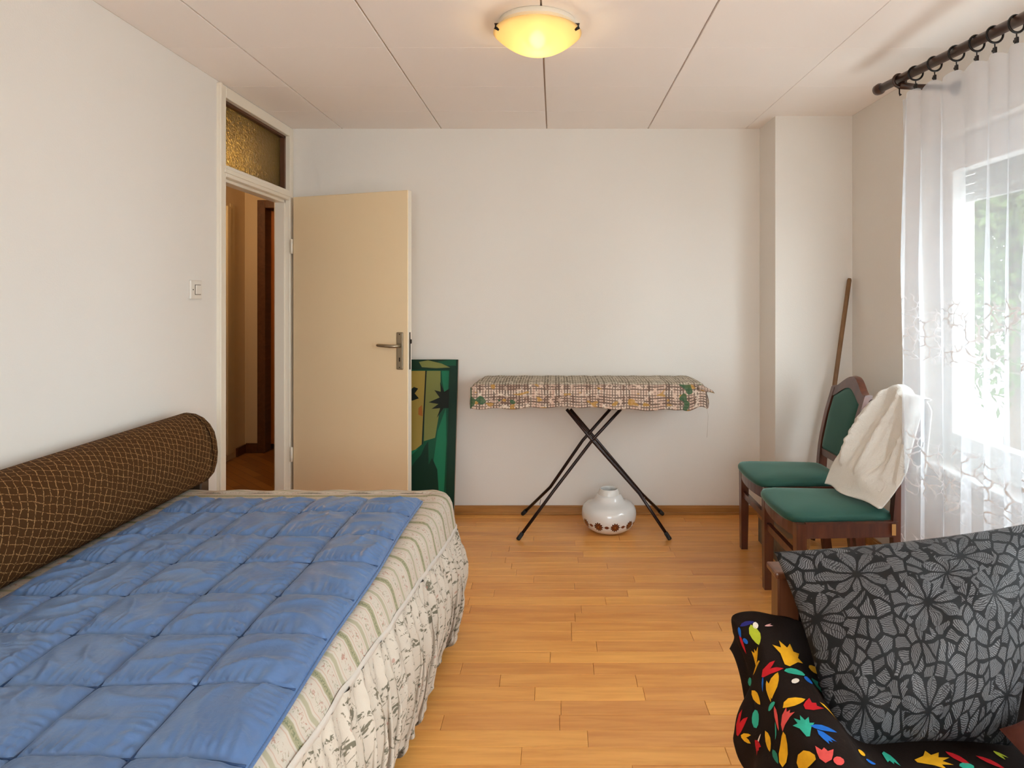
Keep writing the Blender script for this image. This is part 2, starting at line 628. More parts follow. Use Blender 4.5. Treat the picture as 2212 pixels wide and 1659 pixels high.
def pillowmat():
    """grey jacquard: dark outlined petals and pebbles"""
    t = NT('grey_petal_jacquard')
    uv = t.uv()
    wv = t.vmath('SCALE', t.vmath('SUBTRACT', t.noise(uv, 12, 2).outputs['Color'], (.5, .5, .5)), .040)
    u2 = t.vmath('ADD', uv, wv)
    vo = t.n('ShaderNodeTexVoronoi', {'Vector': u2, 'Scale': 5.6, 'Randomness': .9}, voronoi_dimensions='2D', feature='F1')
    L = t.vmath('SUBTRACT', u2, vo.outputs['Position'])
    ls = t.sep(L)
    r = t.vmath('LENGTH', L)
    rc = t.sep(vo.outputs['Color'])
    th = t.math('ARCTAN2', ls[1], ls[0])
    a = t.math('FRACT', t.math('ADD', t.math('MULTIPLY', th, 9 / (2 * pi)), rc[0]))
    aa = t.math('MULTIPLY', t.math('ABSOLUTE', t.math('SUBTRACT', a, .5)), 2.0)
    cell = t.math('FLOOR', t.math('ADD', t.math('MULTIPLY', th, 9 / (2 * pi)), rc[0]))
    lr = t.n('ShaderNodeTexWhiteNoise', {'W': t.math('ADD', cell, t.math('MULTIPLY', rc[1], 50.0))}, noise_dimensions='1D').outputs[0]
    length = t.math('ADD', .040, t.math('MULTIPLY', lr, .040))
    q = t.math('DIVIDE', t.math('SUBTRACT', r, .010), length)
    prof = t.math('SQRT', t.math('MAXIMUM', 0.0, t.math('SINE', t.math('MULTIPLY', t.math('MINIMUM', t.math('MAXIMUM', q, 0.0), 1.0), pi))))
    pet = t.math('LESS_THAN', aa, t.math('MULTIPLY', prof, .80))
    vein = t.math('LESS_THAN', t.math('MULTIPLY', aa, r), .0016)
    pet = t.math('MULTIPLY', pet, t.math('SUBTRACT', 1.0, vein))
    v2 = t.n('ShaderNodeTexVoronoi', {'Vector': t.vmath('MULTIPLY', u2, (1.0, .8, 1)), 'Scale': 33.0}, voronoi_dimensions='2D', feature='DISTANCE_TO_EDGE')
    v2c = t.n('ShaderNodeTexVoronoi', {'Vector': t.vmath('MULTIPLY', u2, (1.0, .8, 1)), 'Scale': 33.0}, voronoi_dimensions='2D', feature='F1')
    peb = t.math('GREATER_THAN', v2.outputs['Distance'], .105)
    keep = t.math('GREATER_THAN', rc[2], .22)
    pet = t.math('MULTIPLY', pet, keep)
    far = t.math('MAXIMUM', t.math('GREATER_THAN', r, t.math('ADD', length, .010)), t.math('SUBTRACT', 1.0, keep))
    fill = t.math('MAXIMUM', pet, t.math('MULTIPLY', peb, far))
    # fine engraved hatching, direction changes from cell to cell
    ang = t.math('MULTIPLY', t.sep(v2c.outputs['Color'])[0], 6.0)
    us = t.sep(u2)
    hx = t.math('ADD', t.math('MULTIPLY', us[0], t.math('COSINE', ang)), t.math('MULTIPLY', us[1], t.math('SINE', ang)))
    hat = t.math('SINE', t.math('ADD', t.math('MULTIPLY', hx, 1500.0), t.math('MULTIPLY', t.noise(uv, 90, 2).outputs[0], 9.0)))
    hat = t.step(hat, -.6, .5)
    tone = t.mix(hat, (.030, .030, .032), (.155, .155, .163))
    tone = t.mix(t.math('MULTIPLY', t.sep(v2c.outputs['Color'])[1], .45), tone, (.035, .035, .037))
    c = t.mix(fill, (.010, .010, .011), tone)
    t.col(c)
    t.p(Roughness=.65)
    t.set(t.b, 'Specular IOR Level', .22)
    t.bump(fill, .3, .003)
    return t.m


M['pillow'] = pillowmat()
M['throw'] = simple('black_brown_throw_cloth', (.012, .0065, .0045), .85, bump=(300, .15), spec=.12)
LEAFCOL = {'yellow': (.72, .36, .012), 'red': (.50, .012, .018), 'coral': (.70, .085, .075), 'teal': (.030, .36, .25), 'blue': (.012, .12, .48),
           'lime': (.42, .48, .03), 'white': (.80, .72, .62), 'navy': (.02, .02, .16), 'pink': (.75, .40, .38), 'green': (.02, .16, .10)}
for k, c in LEAFCOL.items():
    M['leaf_' + k] = simple('printed_' + k, c, .8, bump=(60, .15), var=.18, spec=.15)
M['brownhide'] = simple('red_brown_leather', (.11, .030, .018), .45, bump=(40, .25), var=.25)


def clothmat():
    t = NT('crinkled_white_cotton')
    p = t.pos()
    n1 = t.noise(t.vmath('MULTIPLY', p, (60, 120, 60)), 1, 4, .6, 1.5).outputs[0]
    t.col((.83, .81, .76))
    t.p(Roughness=.9)
    t.bump(n1, .55, .010)
    return t.m


M['cloth'] = clothmat()


def curtainmat():
    """sheer voile with embroidered bands"""
    t = NT('sheer_embroidered_voile')
    uv = t.uv()           # u along the cloth (m), v = height (m)
    s = t.sep(uv)
    wv = t.vmath('SCALE', t.vmath('SUBTRACT', t.noise(uv, 12, 2).outputs['Color'], (.5, .5, .5)), .09)
    u2 = t.vmath('ADD', uv, wv)
    v = t.n('ShaderNodeTexVoronoi', {'Vector': u2, 'Scale': 22.0}, voronoi_dimensions='2D', feature='DISTANCE_TO_EDGE')
    ln = t.math('SUBTRACT', 1.0, t.step(v.outputs['Distance'], .03, .10))
    blot = t.step(t.noise(uv, 13, 2, .5, .6).outputs[0], .52, .58)
    mot = t.math('MULTIPLY', t.math('MAXIMUM', ln, t.math('MULTIPLY', blot, .35)), t.step(t.noise(uv, 7, 1).outputs[0], .38, .5))

    def band(c, h):
        jit = t.math('MULTIPLY', t.math('SUBTRACT', t.noise(uv, 9, 1).outputs[0], .5), .16)
        d = t.math('ABSOLUTE', t.math('ADD', t.math('SUBTRACT', s[1], c), jit))
        return t.math('SUBTRACT', 1.0, t.step(d, h * .7, h))
    bands = t.math('MAXIMUM', t.math('MAXIMUM', band(1.25, .13), band(.72, .13)), t.math('MULTIPLY', band(.30, .16), .7))
    emb = t.math('MULTIPLY', mot, bands)
    weave = t.noise(uv, 8, 2).outputs[0]
    op = t.math('ADD', .50, t.math('MULTIPLY', weave, .08))
    op = t.math('ADD', op, t.math('MULTIPLY', emb, .48), clamp=True)
    op = t.math('MINIMUM', op, .97)
    tr = t.n('ShaderNodeBsdfTransparent')
    df = t.n('ShaderNodeBsdfDiffuse', {'Color': (.85, .86, .89)})
    tl = t.n('ShaderNodeBsdfTranslucent', {'Color': (.46, .475, .51)})
    m1 = t.n('ShaderNodeMixShader', {0: t.math('SUBTRACT', .42, t.math('MULTIPLY', emb, .30)), 1: df.outputs[0], 2: tl.outputs[0]})
    m2 = t.n('ShaderNodeMixShader', {0: op, 1: tr.outputs[0], 2: m1.outputs[0]})
    t.set(t.out, 'Surface', m2.outputs[0])
    return t.m


M['curtain'] = curtainmat()


def paneglass(name):
    t = NT(name)
    tr = t.n('ShaderNodeBsdfTransparent', {'Color': (.95, .97, .96)})
    gl = t.n('ShaderNodeBsdfGlossy', {'Roughness': .02})
    fr = t.n('ShaderNodeFresnel', {'IOR': 1.45})
    ff = t.math('MULTIPLY', fr.outputs[0], t.math('SUBTRACT', 1.0, t.n('ShaderNodeNewGeometry').outputs['Backfacing']))
    m = t.n('ShaderNodeMixShader', {0: ff, 1: tr.outputs[0], 2: gl.outputs[0]})
    t.set(t.out, 'Surface', m.outputs[0])
    return t.m


M['glass'] = paneglass('window_glass')


def obscureglass():
    t = NT('olive_obscure_glass')
    nz = t.noise(t.vmath('MULTIPLY', t.pos(), (70, 45, 70)), 1, 2, .5, .5).outputs[0]
    t.col((.25, .19, .065))
    t.p(Roughness=.32, Transmission_Weight=.75, IOR=1.3)
    t.bump(nz, .5, .02)
    return t.m


M['obscure'] = obscureglass()


def bowlglass():
    t = NT('frosted_warm_lamp_glass')
    tl = t.n('ShaderNodeBsdfTranslucent', {'Color': (1.0, .88, .64)})
    gl = t.n('ShaderNodeBsdfRefraction', {'Color': (1.0, .90, .68), 'Roughness': .5, 'IOR': 1.15})
    df = t.n('ShaderNodeBsdfDiffuse', {'Color': (.85, .68, .40)})
    m1 = t.n('ShaderNodeMixShader', {0: .40, 1: tl.outputs[0], 2: gl.outputs[0]})
    m2 = t.n('ShaderNodeMixShader', {0: .12, 1: m1.outputs[0], 2: df.outputs[0]})
    t.set(t.out, 'Surface', m2.outputs[0])
    return t.m


M['bowl'] = bowlglass()


def bulbmat(strength):
    t = NT('lit_bulb')
    em = t.n('ShaderNodeEmission', {'Color': (1.0, .76, .44, 1), 'Strength': strength})
    t.set(t.out, 'Surface', em.outputs[0])
    return t.m


M['bulb'] = bulbmat(85.0)


def parquet(name):
    t = NT(name)
    p = t.pos()
    rot = t.n('ShaderNodeMapping', {'Vector': p, 'Rotation': (0, 0, .78)}).outputs[0]
    br = t.n('ShaderNodeTexBrick', {'Vector': rot, 'Color1': (.19, .075, .014), 'Color2': (.30, .13, .026), 'Mortar': (.08, .03, .01),
                                    'Scale': 1.0, 'Mortar Size': .002, 'Brick Width': .32, 'Row Height': .07})
    t.col(br.outputs['Color'])
    t.p(Roughness=.4)
    return t.m


M['parquet'] = parquet('hall_parquet')


def leafmat():
    t = NT('mottled_green_leaves')  # leaf green, tone varied by noise
    nz = t.noise(t.pos(), 3.5, 2).outputs[0]
    c = t.mix(nz, (.055, .09, .028), (.14, .185, .08))
    df = t.n('ShaderNodeBsdfDiffuse', {'Color': c})
    tl = t.n('ShaderNodeBsdfTranslucent', {'Color': c})
    m = t.n('ShaderNodeMixShader', {0: .4, 1: df.outputs[0], 2: tl.outputs[0]})
    t.set(t.out, 'Surface', m.outputs[0])
    return t.m


M['leaves'] = leafmat()
M['bark'] = simple('grey_bark', (.15, .12, .09), .9, bump=(14, .5))
M['bounce_ground'] = simple('pale_bounce_ground', (.58, .56, .545), .95, bump=(30, .4), var=.12)  # outside ground made pale to bounce daylight up to the ceiling


def S(o):
    o['kind'] = 'structure'
    return o


# ------------------------------------------------------------------ room shell
DY0, DY1 = 3.184, 4.085        # door frame outer edges on the left wall
LT = 0.075                      # left wall thickness
S(B().box(XL - LT, XL, YF, DY0, 0, H).box(XL - LT, XL, DY1, YB + .1, 0, H).box(XL - LT, XL, DY0, DY1, 2.425, H).obj('wall_left', M['wall']))
S(B().box(XL - LT, XR + WT, YB, YB + .10, 0, H).obj('wall_back', M['wall']))
a0, a1, c0, c1 = FILL_WIN_FRONT
S(B().box(XL - LT, a0, YF - WT, YF, 0, H).box(a1, XR + WT, YF - WT, YF, 0, H).box(a0, a1, YF - WT, YF, 0, c0).box(a0, a1, YF - WT, YF, c1, H).obj('wall_front', M['wall']))
b = B()
y0, y1, z0, z1 = WIN
v0, v1, q0, q1 = FILL_WIN_SIDE
b.box(XR, XR + WT, y1, YB, 0, H).box(XR, XR + WT, v1, y0, 0, H).box(XR, XR + WT, YF, v0, 0, H)
b.box(XR, XR + WT, y0, y1, 0, z0).box(XR, XR + WT, y0, y1, z1, H)
b.box(XR, XR + WT, v0, v1, 0, q0).box(XR, XR + WT, v0, v1, q1, H)
S(b.obj('wall_right', M['wall']))
PX, PY = 1.305, 3.81            # chimney breast in the far right corner
S(B().box(PX, XR, PY, YB, 0, H).obj('wall_corner', M['wall']))

# floor and planks
floor = S(B().box(XL, XR, YF, YB, -.06, -.010).obj('floor', M['plankbase']))
ROW = .076


def plank_mesh(name, L, W, T):
    bm = bmesh.new()
    bmesh.ops.create_cube(bm, size=1)
    bmesh.ops.scale(bm, vec=(L, W, T), verts=bm.verts[:])
    top = [e for e in bm.edges if all(v.co.z > 0 for v in e.verts)]
    bmesh.ops.bevel(bm, geom=top, offset=.0010, segments=1, affect='EDGES')
    me = bpy.data.meshes.new(name)
    bm.to_mesh(me)
    bm.free()
    me.materials.append(M['plank'])
    return me


PL = {L: plank_mesh('plank', L - .0010, ROW - .0010, .012) for L in (.38, .49, .62, .75, .88)}
rows = int((YB - .55) / ROW)
n_pl = 0
rest = B()
for r in range(int((YB - YF) / ROW) + 1):
    yc = YB - (r + .5) * ROW
    x = XL - random.random() * .6
    while x < XR:
        L = random.choice((.38, .49, .49, .62, .62, .75, .75, .88))
        a, e = max(x, XL), min(x + L, XR)
        if e - a > .02:
            if n_pl < 296:
                if e - a < L - .001:
                    me = plank_mesh('plank', e - a - .001, ROW - .001, .012)
                else:
                    me = PL[L]
                o = bpy.data.objects.new('plank', me)
                COL.objects.link(o)
                o.location = ((a + e) / 2, yc, -.006 + random.uniform(-.0003, .0003))
                o.parent = floor
                n_pl += 1
            elif yc - ROW / 2 > YF:
                rest.box(a + .0005, e - .0005, yc - ROW / 2 + .0005, yc + ROW / 2 - .0005, -.012, 0)
        x += L
o = rest.obj('plank_field', M['plank'], floor)
o['kind'] = 'stuff'

# ceiling: boards with open joints, fixed under a slab
ceiling = S(B().box(XL - LT, XR + WT, YF - WT, YB + .1, H + .012, H + .10).obj('ceiling', M['gap']))
jx = [XL, -1.352, -.722, -.05, .595, 1.215, XR]
jy = [YB, 3.72, 3.28, 2.77, 2.27, 1.77, 1.27, .77, .27, -.23, -.73, YF]
for i in range(6):
    for j in range(len(jy) - 1):
        g = .0038
        x0, x1 = jx[i] + (g if i else 0), jx[i + 1] - (g if i < 5 else 0)
        if i == 5: x0 -= .003
        if i == 4: x1 += .003
        y1, y0 = jy[j] - (.0006 if j else 0), jy[j + 1] + .0006
        p_ = B().box(x0, x1, y0, y1, H, H + .012, .0012)
        p_.obj('ceiling_panel', M['ceil'], ceiling)

# baseboards
BH = .055


def baseboard(name, x0, x1, y0, y1, face):
    b = B()
    if face == 'y':
        b.box(x0, x1, y0, y1, .0, BH - .008, .003).box(x0, x1, y0 + .006, y1, BH - .010, BH, .002).box(x0, x1, y0 - .006, y1, 0, .016, .003)
    elif face == '-x':
        b.box(x0, x1, y0, y1, .0, BH - .008, .003).box(x0 + .006, x1, y0, y1, BH - .010, BH, .002)
    else:
        b.box(x0, x1, y0, y1, .0, BH - .008, .003).box(x0, x1 - .006, y0, y1, BH - .010, BH, .002)
    return S(b.obj(name, M['basebd']))


baseboard('baseboard_back', XL, PX, YB - .018, YB, 'y')
baseboard('baseboard_corner', PX, XR, PY - .018, PY, 'y')
baseboard('baseboard_right', XR - .018, XR, YF, PY - .018, '-x')
baseboard('baseboard_left', XL, XL + .018, YF, DY0, 'x')

# ------------------------------------------------------------------ door_1: frame, transom pane, open leaf
door = empty('door_1', (XL, (DY0 + DY1) / 2, 0), 'cream painted room door standing open against the back wall, glazed above', None, None, 'structure')
fb = B()
JO = .066
x0, x1 = XL - LT - .012, XL + .014
# jambs, head, mullion
fb.box(x0, x1, DY0, DY0 + JO, 0, 2.44, .003)
fb.box(x0, x1, DY1 - .050, DY1, 0, 2.44, .003)
fb.box(x0, x1, DY0 + JO, DY1 - .05, 2.385, 2.44, .003)
fb.box(x0, x1, DY0 + JO, DY1 - .05, 1.985, 2.045, .003)
# stepped rebates and architrave beads
fb.box(x1 - .002, x1 + .008, DY0, DY0 + .018, 0, 2.44, .002)
fb.box(x0 + .01, x1 - .030, DY0 + JO, DY0 + JO + .014, 0, 1.985, .002)
fb.box(x0 + .01, x1 - .030, DY1 - .064, DY1 - .05, 0, 1.985, .002)
fb.box(x0 + .01, x1 - .030, DY0 + JO, DY1 - .05, 1.968, 1.985, .002)
fb.box(x1 - .002, x1 + .006, DY0 + JO - .02, DY1 - .03, 2.004, 2.026, .002)
fb.obj('door_frame', M['frame'], door)
TY0, TY1, TZ0, TZ1 = DY0 + JO, DY1 - .05, 2.045, 2.385
B().box(XL - .045, XL - .041, TY0, TY1, TZ0, TZ1).obj('transom_pane', M['obscure'], door)
tb = B()
for (a, c, d, e) in ((TY0, TY1, TZ1 - .014, TZ1), (TY0, TY1, TZ0, TZ0 + .006), (TY0, TY0 + .005, TZ0, TZ1), (TY1 - .022, TY1, TZ0, TZ1)):
    tb.box(XL - .040, XL - .014, a, c, d, e)
tb.obj('glazing_bead', simple('brown_glazing_bead', (.10, .035, .012), .5), door)
# leaf
HX, HY = XL + .030, 4.040
FX, FY = -.858, 3.768
dv = Vector((FX - HX, FY - HY, 0))
LW = dv.length
ang = atan2(dv.y, dv.x)
Rz = Matrix.Rotation(ang, 3, 'Z')
LTH = .040


def leafpt(a, n, z):
    """a along the leaf from the hinge, n out of the visible face, z up"""
    return Vector((HX, HY, 0)) + Rz @ Vector((a, -n, 0)) + Vector((0, 0, z))


def leafbox(b, a0, a1, n0, n1, z0, z1, bev=0, seg=1):
    bb = B()
    bb.box(a0, a1, -n1, -n0, z0, z1, bev, seg)
    bmesh.ops.rotate(bb.bm, cent=(0, 0, 0), matrix=Rz, verts=bb.bm.verts[:])
    bmesh.ops.translate(bb.bm, vec=(HX, HY, 0), verts=bb.bm.verts[:])
    me = bpy.data.meshes.new('tmp')
    bb.bm.to_mesh(me); bb.bm.free()
    b.bm.from_mesh(me)
    bpy.data.meshes.remove(me)
    return b


lb = B()
leafbox(lb, 0, LW, -LTH, 0, .008, 2.005, .003)
leaf = lb.obj('door_leaf', M['cream'], door)
eb = leafbox(B(), LW - .0005, LW + .0012, -LTH + .003, -.003, .010, 2.003)
eb.obj('edge_strip', M['frame'], leaf)['label'] = 'paler ivory edge of the leaf'
# handle plate + lever
pa = LW - .052
pb = leafbox(B(), pa - .022, pa + .022, 0, .007, .953, 1.172, .005, 2)
plate = pb.obj('handle_plate', M['brass'], leaf)
hb = B()
for zz in (1.160, .966):
    hb.lathe([(0.0, -.0085), (.0035, -.008), (.0035, -.006)], (0, 0, 0), 8, axis='y')
hb.bm.clear()
for zz in (1.160, .966):
    leafbox(hb, pa - .003, pa + .003, .0065, .0085, zz - .003, zz + .003)
leafbox(hb, pa - .004, pa + .004, .0065, .0078, 1.000, 1.024)
hb.obj('keyhole', M['hole'], leaf)['label'] = 'dark keyhole and screw heads'
lv = B()
hz = 1.092
lv.tube([leafpt(pa, .004, hz), leafpt(pa, .040, hz), leafpt(pa - .012, .052, hz), leafpt(pa - .035, .054, hz), leafpt(pa - .075, .054, hz + .002), leafpt(pa - .118, .052, hz + .004), leafpt(pa - .128, .050, hz + .0045)],
        [.012, .0105, .0105, .0105, .0098, .009, .005], 10)
lv.obj('door_handle', M['brass'], leaf, True)
leafbox(B(), LW + .0012, LW + .0022, -.026, -.014, .953, 1.172).obj('lock_plate', M['hole'], leaf)
leafbox(B(), LW + .002, LW + .010, -.030, -.018, 1.105, 1.130, .002).obj('latch', M['hole'], leaf)
for zz in (.35, 1.65):
    B().tube([(HX - .004, HY - .012, zz), (HX - .004, HY - .012, zz + .09)], .008, 10).obj('hinge', M['frame'], door, True)

# ------------------------------------------------------------------ hallway behind the door
HL, HE = -2.75, 5.72
XH = XL - LT
S(B().box(HL - .1, XH, 1.2, HE + 1.6, -.06, -.002).obj('floor_hall', M['parquet']))
S(B().box(HL - .1, XH, 1.2, HE + 1.6, H, H + .08).obj('ceiling_hall', M['hallwall']))
S(B().box(HL - .1, HL, 1.2, HE + 1.6, 0, H).obj('wall_hall_left', M['hallwall']))
S(B().box(HL, XH, 1.1, 1.2, 0, H).obj('wall_hall_front', M['hallwall']))
S(B().box(XH, XH + .1, YB + .1, HE + 1.6, 0, H).obj('wall_hall_right', M['hallwall']))
S(B().box(HL, -2.635, HE, HE + .1, 0, H).box(-1.86, XH, HE, HE + .1, 0, H).box(-2.635, -1.86, HE, HE + .1, 2.24, H).obj('wall_hall_end', M['hallwall']))
S(B().box(HL, XH, HE + 1.5, HE + 1.6, 0, H).obj('wall_hall_far', M['hallwall']))
S(B().box(HL, HL + .014, 1.2, 5.16, 0, .075, .002).box(HL, HL + .014, 5.56, HE, 0, .075, .002).obj('baseboard_hall_left', M['halltrim']))
S(B().box(HL + .014, -2.635, HE - .014, HE, 0, .085, .002).obj('baseboard_hall_end', M['halltrim']))
tr = B()
tr.box(HL, HL + .022, 5.42, 5.50, .06, 2.17, .003).box(HL, HL + .032, 5.36, 5.42, .06, 2.14, .004).box(HL, HL + .02, 4.6, 5.42, 2.10, 2.17, .003)
S(tr.obj('trim_1', simple('dull_ivory_paint', (.60, .50, .33), .5)))
d2 = empty('door_2', (-2.24, HE, 0), 'orange brown wooden door standing open at the end of the hallway', None, None, 'structure')
B().box(-2.635, -2.565, HE - .012, HE + .11, 0, 2.24, .003).box(-1.93, -1.86, HE - .012, HE + .11, 0, 2.24, .003).box(-2.565, -1.93, HE - .012, HE + .11, 2.17, 2.24, .003).obj('door_frame', M['halltrim'], d2)
lb2 = B().box(-2.575, -2.535, HE + .115, HE + .86, .05, 2.16, .003)
lf2 = lb2.obj('door_leaf', M['halldoor'], d2)
pn = B().box(-2.536, -2.529, HE + .22, HE + .75, .25, 1.05, .004).box(-2.536, -2.529, HE + .22, HE + .75, 1.2, 2.0, .004)
pn.obj('door_panel', M['halldoor'], lf2)
B().tube([(-2.53, HE + .30, 1.90), (-2.49, HE + .30, 1.91), (-2.475, HE + .30, 1.94)], .010, 8).obj('coat_hook', M['brass'], lf2, True)
hl = bpy.data.lights.new('hall_lamp_light', 'POINT')
hl.energy = 17
hl.color = (1.0, .68, .36)
hl.shadow_soft_size = .12
hlo = bpy.data.objects.new('hall_lamp_light', hl)
COL.objects.link(hlo)
hlo.location = (-2.55, 4.5, 2.3)

# ------------------------------------------------------------------ window_1 behind the curtain, fill windows added behind the camera


def window(name, W, mull, shutter_to):
    y0, y1, z0, z1 = W
    win = empty(name, (XR + .1, (y0 + y1) / 2, z0), None, None, None, 'structure')
    fx0, fx1 = XR + .075, XR + .145
    f = B()
    f.box(fx0, fx1, y0, y0 + .075, z0, z1, .003).box(fx0, fx1, y1 - .075, y1, z0, z1, .003)
    f.box(fx0, fx1, y0 + .075, y1 - .075, z1 - .085, z1, .003).box(fx0, fx1, y0 + .075, y1 - .075, z0, z0 + .07, .003)
    f.obj('window_frame', M['whiteframe'], win)
    ys = [y0 + .075] + mull + [y1 - .075]
    for a, c in zip(ys[:-1], ys[1:]):
        s = B()
        sx0, sx1 = fx0 - .012, fx1 - .02
        za, zc = z0 + .062, z1 - .077
        s.box(sx0, sx1, a + .002, a + .072, za, zc, .003).box(sx0, sx1, c - .072, c - .002, za, zc, .003)
        s.box(sx0, sx1, a + .072, c - .072, za, za + .075, .003).box(sx0, sx1, a + .072, c - .072, zc - .07, zc, .003)
        so = s.obj('sash', M['whiteframe'], win)
        B().box(fx0 + .028, fx0 + .032, a + .07, c - .07, za + .07, zc - .065).obj('pane', M['glass'], so)
    B().box(XR - .045, fx0, y0 - .04, y1 + .04, z0 - .03, z0 - .001, .005).obj('window_sill', M['whiteframe'], win)
    z = z1 - .02
    while z > shutter_to:
        B().box(XR + .185, XR + .197, y0 + .02, y1 - .02, z - .042, z - .002, .004).obj('shutter_slat', M['shutter'], win)
        z -= .043
    return win


M['shutter'] = simple('grey_shutter_slat', (.42, .42, .41), .5)
window('window_1', WIN, [1.92], 1.86)
window('fill_window_side', FILL_WIN_SIDE, [-.50], 2.25)  # added opening, out of view, brings extra daylight from the right
w3 = empty('fill_window_front', ((a0 + a1) / 2, YF - .1, c0), None, None, None, 'structure')  # added window, out of view, fills the far wall with daylight
f = B()
ya, yb_ = YF - .145, YF - .075
f.box(a0, a0 + .07, ya, yb_, c0, c1, .003).box(a1 - .07, a1, ya, yb_, c0, c1, .003).box((a0 + a1) / 2 - .05, (a0 + a1) / 2 + .05, ya, yb_, c0, c1, .003)
f.box(a0 + .07, a1 - .07, ya, yb_, c0, c0 + .07, .003).box(a0 + .07, a1 - .07, ya, yb_, c1 - .07, c1, .003)
f.obj('window_frame', M['whiteframe'], w3)
for (q, r) in ((a0 + .07, (a0 + a1) / 2 - .05), ((a0 + a1) / 2 + .05, a1 - .07)):
    B().box(q, r, ya + .03, ya + .034, c0 + .07, c1 - .07).obj('pane', M['glass'], w3)
B().box(a0 - .04, a1 + .04, yb_, YF + .05, c0 - .03, c0 - .001, .004).obj('window_sill', M['whiteframe'], w3)

# ------------------------------------------------------------------ ceiling lamp
LX, LY = -.067, 2.52
lamp = empty('ceiling_lamp', (LX, LY, H), 'lit round frosted glass bowl lamp with three black clips on the ceiling', 'lamp')
B().lathe([(0, 2.449), (.150, 2.449), (.154, 2.444), (.154, 2.430), (.146, 2.424), (0.0, 2.424)], (LX, LY, 0), 40).obj('lamp_plate', M['metalwhite'], lamp, angle=40)
prof = []
zr, zb, R = 2.406, 2.326, .172
for k in range(15):
    q = k / 14
    r = R * q
    prof.append((r, zb + (zr - zb) * (q ** 2.1)))
outer = prof[:]
inner = [(max(r - .003, 0), z + .004) for r, z in outer][::-1]
shade = B().lathe(outer + [(R - .001, zr + .003)] + inner, (LX, LY, 0), 48).obj('lamp_shade', M['bowl'], lamp, True)
for a in (205, 335, 90):
    a = math.radians(a)
    ux, uy = cos(a), sin(a)
    c = Vector((LX + ux * (R - .006), LY + uy * (R - .006), zr))
    B().tube([c + Vector((-ux * .045, -uy * .045, .012)), c + Vector((-ux * .01, -uy * .01, .010)), c + Vector((ux * .008, uy * .008, .006)), c + Vector((ux * .009, uy * .009, -.006)), c + Vector((-ux * .006, -uy * .006, -.012))], [.003, .005, .0065, .0065, .005], 8).obj('clip', M['black'], lamp, True)
B().lathe([(0, -.03), (.014, -.027), (.026, -.014), (.030, 0), (.026, .014), (.016, .026), (.013, .03)], (LX, LY, 2.384), 20).obj('bulb', M['bulb'], lamp, True)
B().lathe([(.014, 2.414), (.015, 2.426)], (LX, LY, 0), 12).obj('bulb_socket', M['metalwhite'], lamp)

# ------------------------------------------------------------------ light switch
SY0, SY1, SZ0, SZ1 = 2.940, 3.036, 1.368, 1.456
sw = empty('light_switch', (XL, (SY0 + SY1) / 2, (SZ0 + SZ1) / 2), 'square ivory light switch on the white wall beside the door frame', 'switch')
B().box(XL, XL + .011, SY0, SY1, SZ0, SZ1, .004, 2).obj('switch_plate', M['plastic'], sw)
B().box(XL + .008, XL + .013, SY0 + .032, SY1 - .016, SZ0 + .020, SZ1 - .020, .001).obj('switch_recess', simple('switch_gap', (.16, .13, .1), .6), sw)
B().box(XL + .009, XL + .016, SY0 + .035, SY1 - .019, SZ0 + .023, SZ1 - .023, .002, rot=Matrix.Rotation(.05, 3, 'Y')).obj('rocker', M['plastic'], sw)
B().lathe([(0, .0125), (.003, .0122), (.003, .010)], (XL, SY0 + .018, (SZ0 + SZ1) / 2), 8, axis='x').obj('screw', M['hole'], sw)

# ------------------------------------------------------------------ sofa bed with spread, bolster, quilt
BT = .583                        # top of the bedspread
bed = empty('sofa_bed', (-1.06, 1.5, 0), 'low sofa bed along the white left wall, hidden under a striped spread', 'bed')
B().box(-1.64, -.56, .40, 2.56, .10, .36, .01).obj('bed_base', M['darkwood'], bed)
B().box(-1.64, -.53, .38, 2.58, .365, .572, .03, 3).obj('mattress', M['ticking'], bed, angle=40)
for (a, c) in ((-1.60, .5), (-.64, .5), (-1.60, 2.46), (-.64, 2.46)):
    B().box(a - .03, a + .03, c - .03, c + .03, 0, .105, .004).obj('leg', M['darkwood'], bed)
B().box(XL + .022, -1.500, 2.735, 2.80, 0, .70, .006).obj('end_board', M['darkwood'], bed)['label'] = 'dark wooden board under the end of the bolster'


def xedge(Y): return -.500 + .060 * (Y - 1.2)


# perimeter of the spread (open along the wall side)
NEAR, FAR = .34, 2.695
path = []


def addp(x, y, nx, ny): path.append((Vector((x, y, 0)), Vector((nx, ny, 0))))


st = .0125
x = -1.61
while x < xedge(NEAR) - .10:
    addp(x, NEAR, 0, -1); x += .05
cx, cy = xedge(NEAR) - .10, NEAR + .10
for k in range(9):
    a = -pi / 2 + k / 8 * pi / 2
    addp(cx + .10 * cos(a), cy + .10 * sin(a), cos(a), sin(a))
y = NEAR + .10 + st
while y < FAR - .11:
    addp(xedge(y), y, .9985, -.055); y += st
cx, cy = xedge(FAR - .1) - .10, FAR - .10
for k in range(13):
    a = k / 12 * pi / 2
    addp(cx + .10 * cos(a), cy + .10 * sin(a), cos(a), sin(a))
x = cx - st
while x > -1.61:
    addp(x, FAR, 0, 1); x -= st
NP = len(path)
arc = [0.0]
for k in range(1, NP): arc.append(arc[-1] + (path[k][0] - path[k - 1][0]).length)


def seamz(Y):
    Y = min(max(Y, .4), 2.65)
    return .514 - .053 * (Y - 1.28)


def wob(s, k=1.0, p=0.0):
    return sin(s * 9.1 * k + p) * .5 + sin(s * 23.7 * k + 1.3 + p) * .3 + sin(s * 41.0 * k + 2.1 + p) * .2


prof_off = [(-.088, BT), (-.07, BT), (-.05, BT - .001), (-.03, BT - .004), (-.014, BT - .012), (-.004, BT - .026), (.004, BT - .045)]
NPROF = len(prof_off) + 4


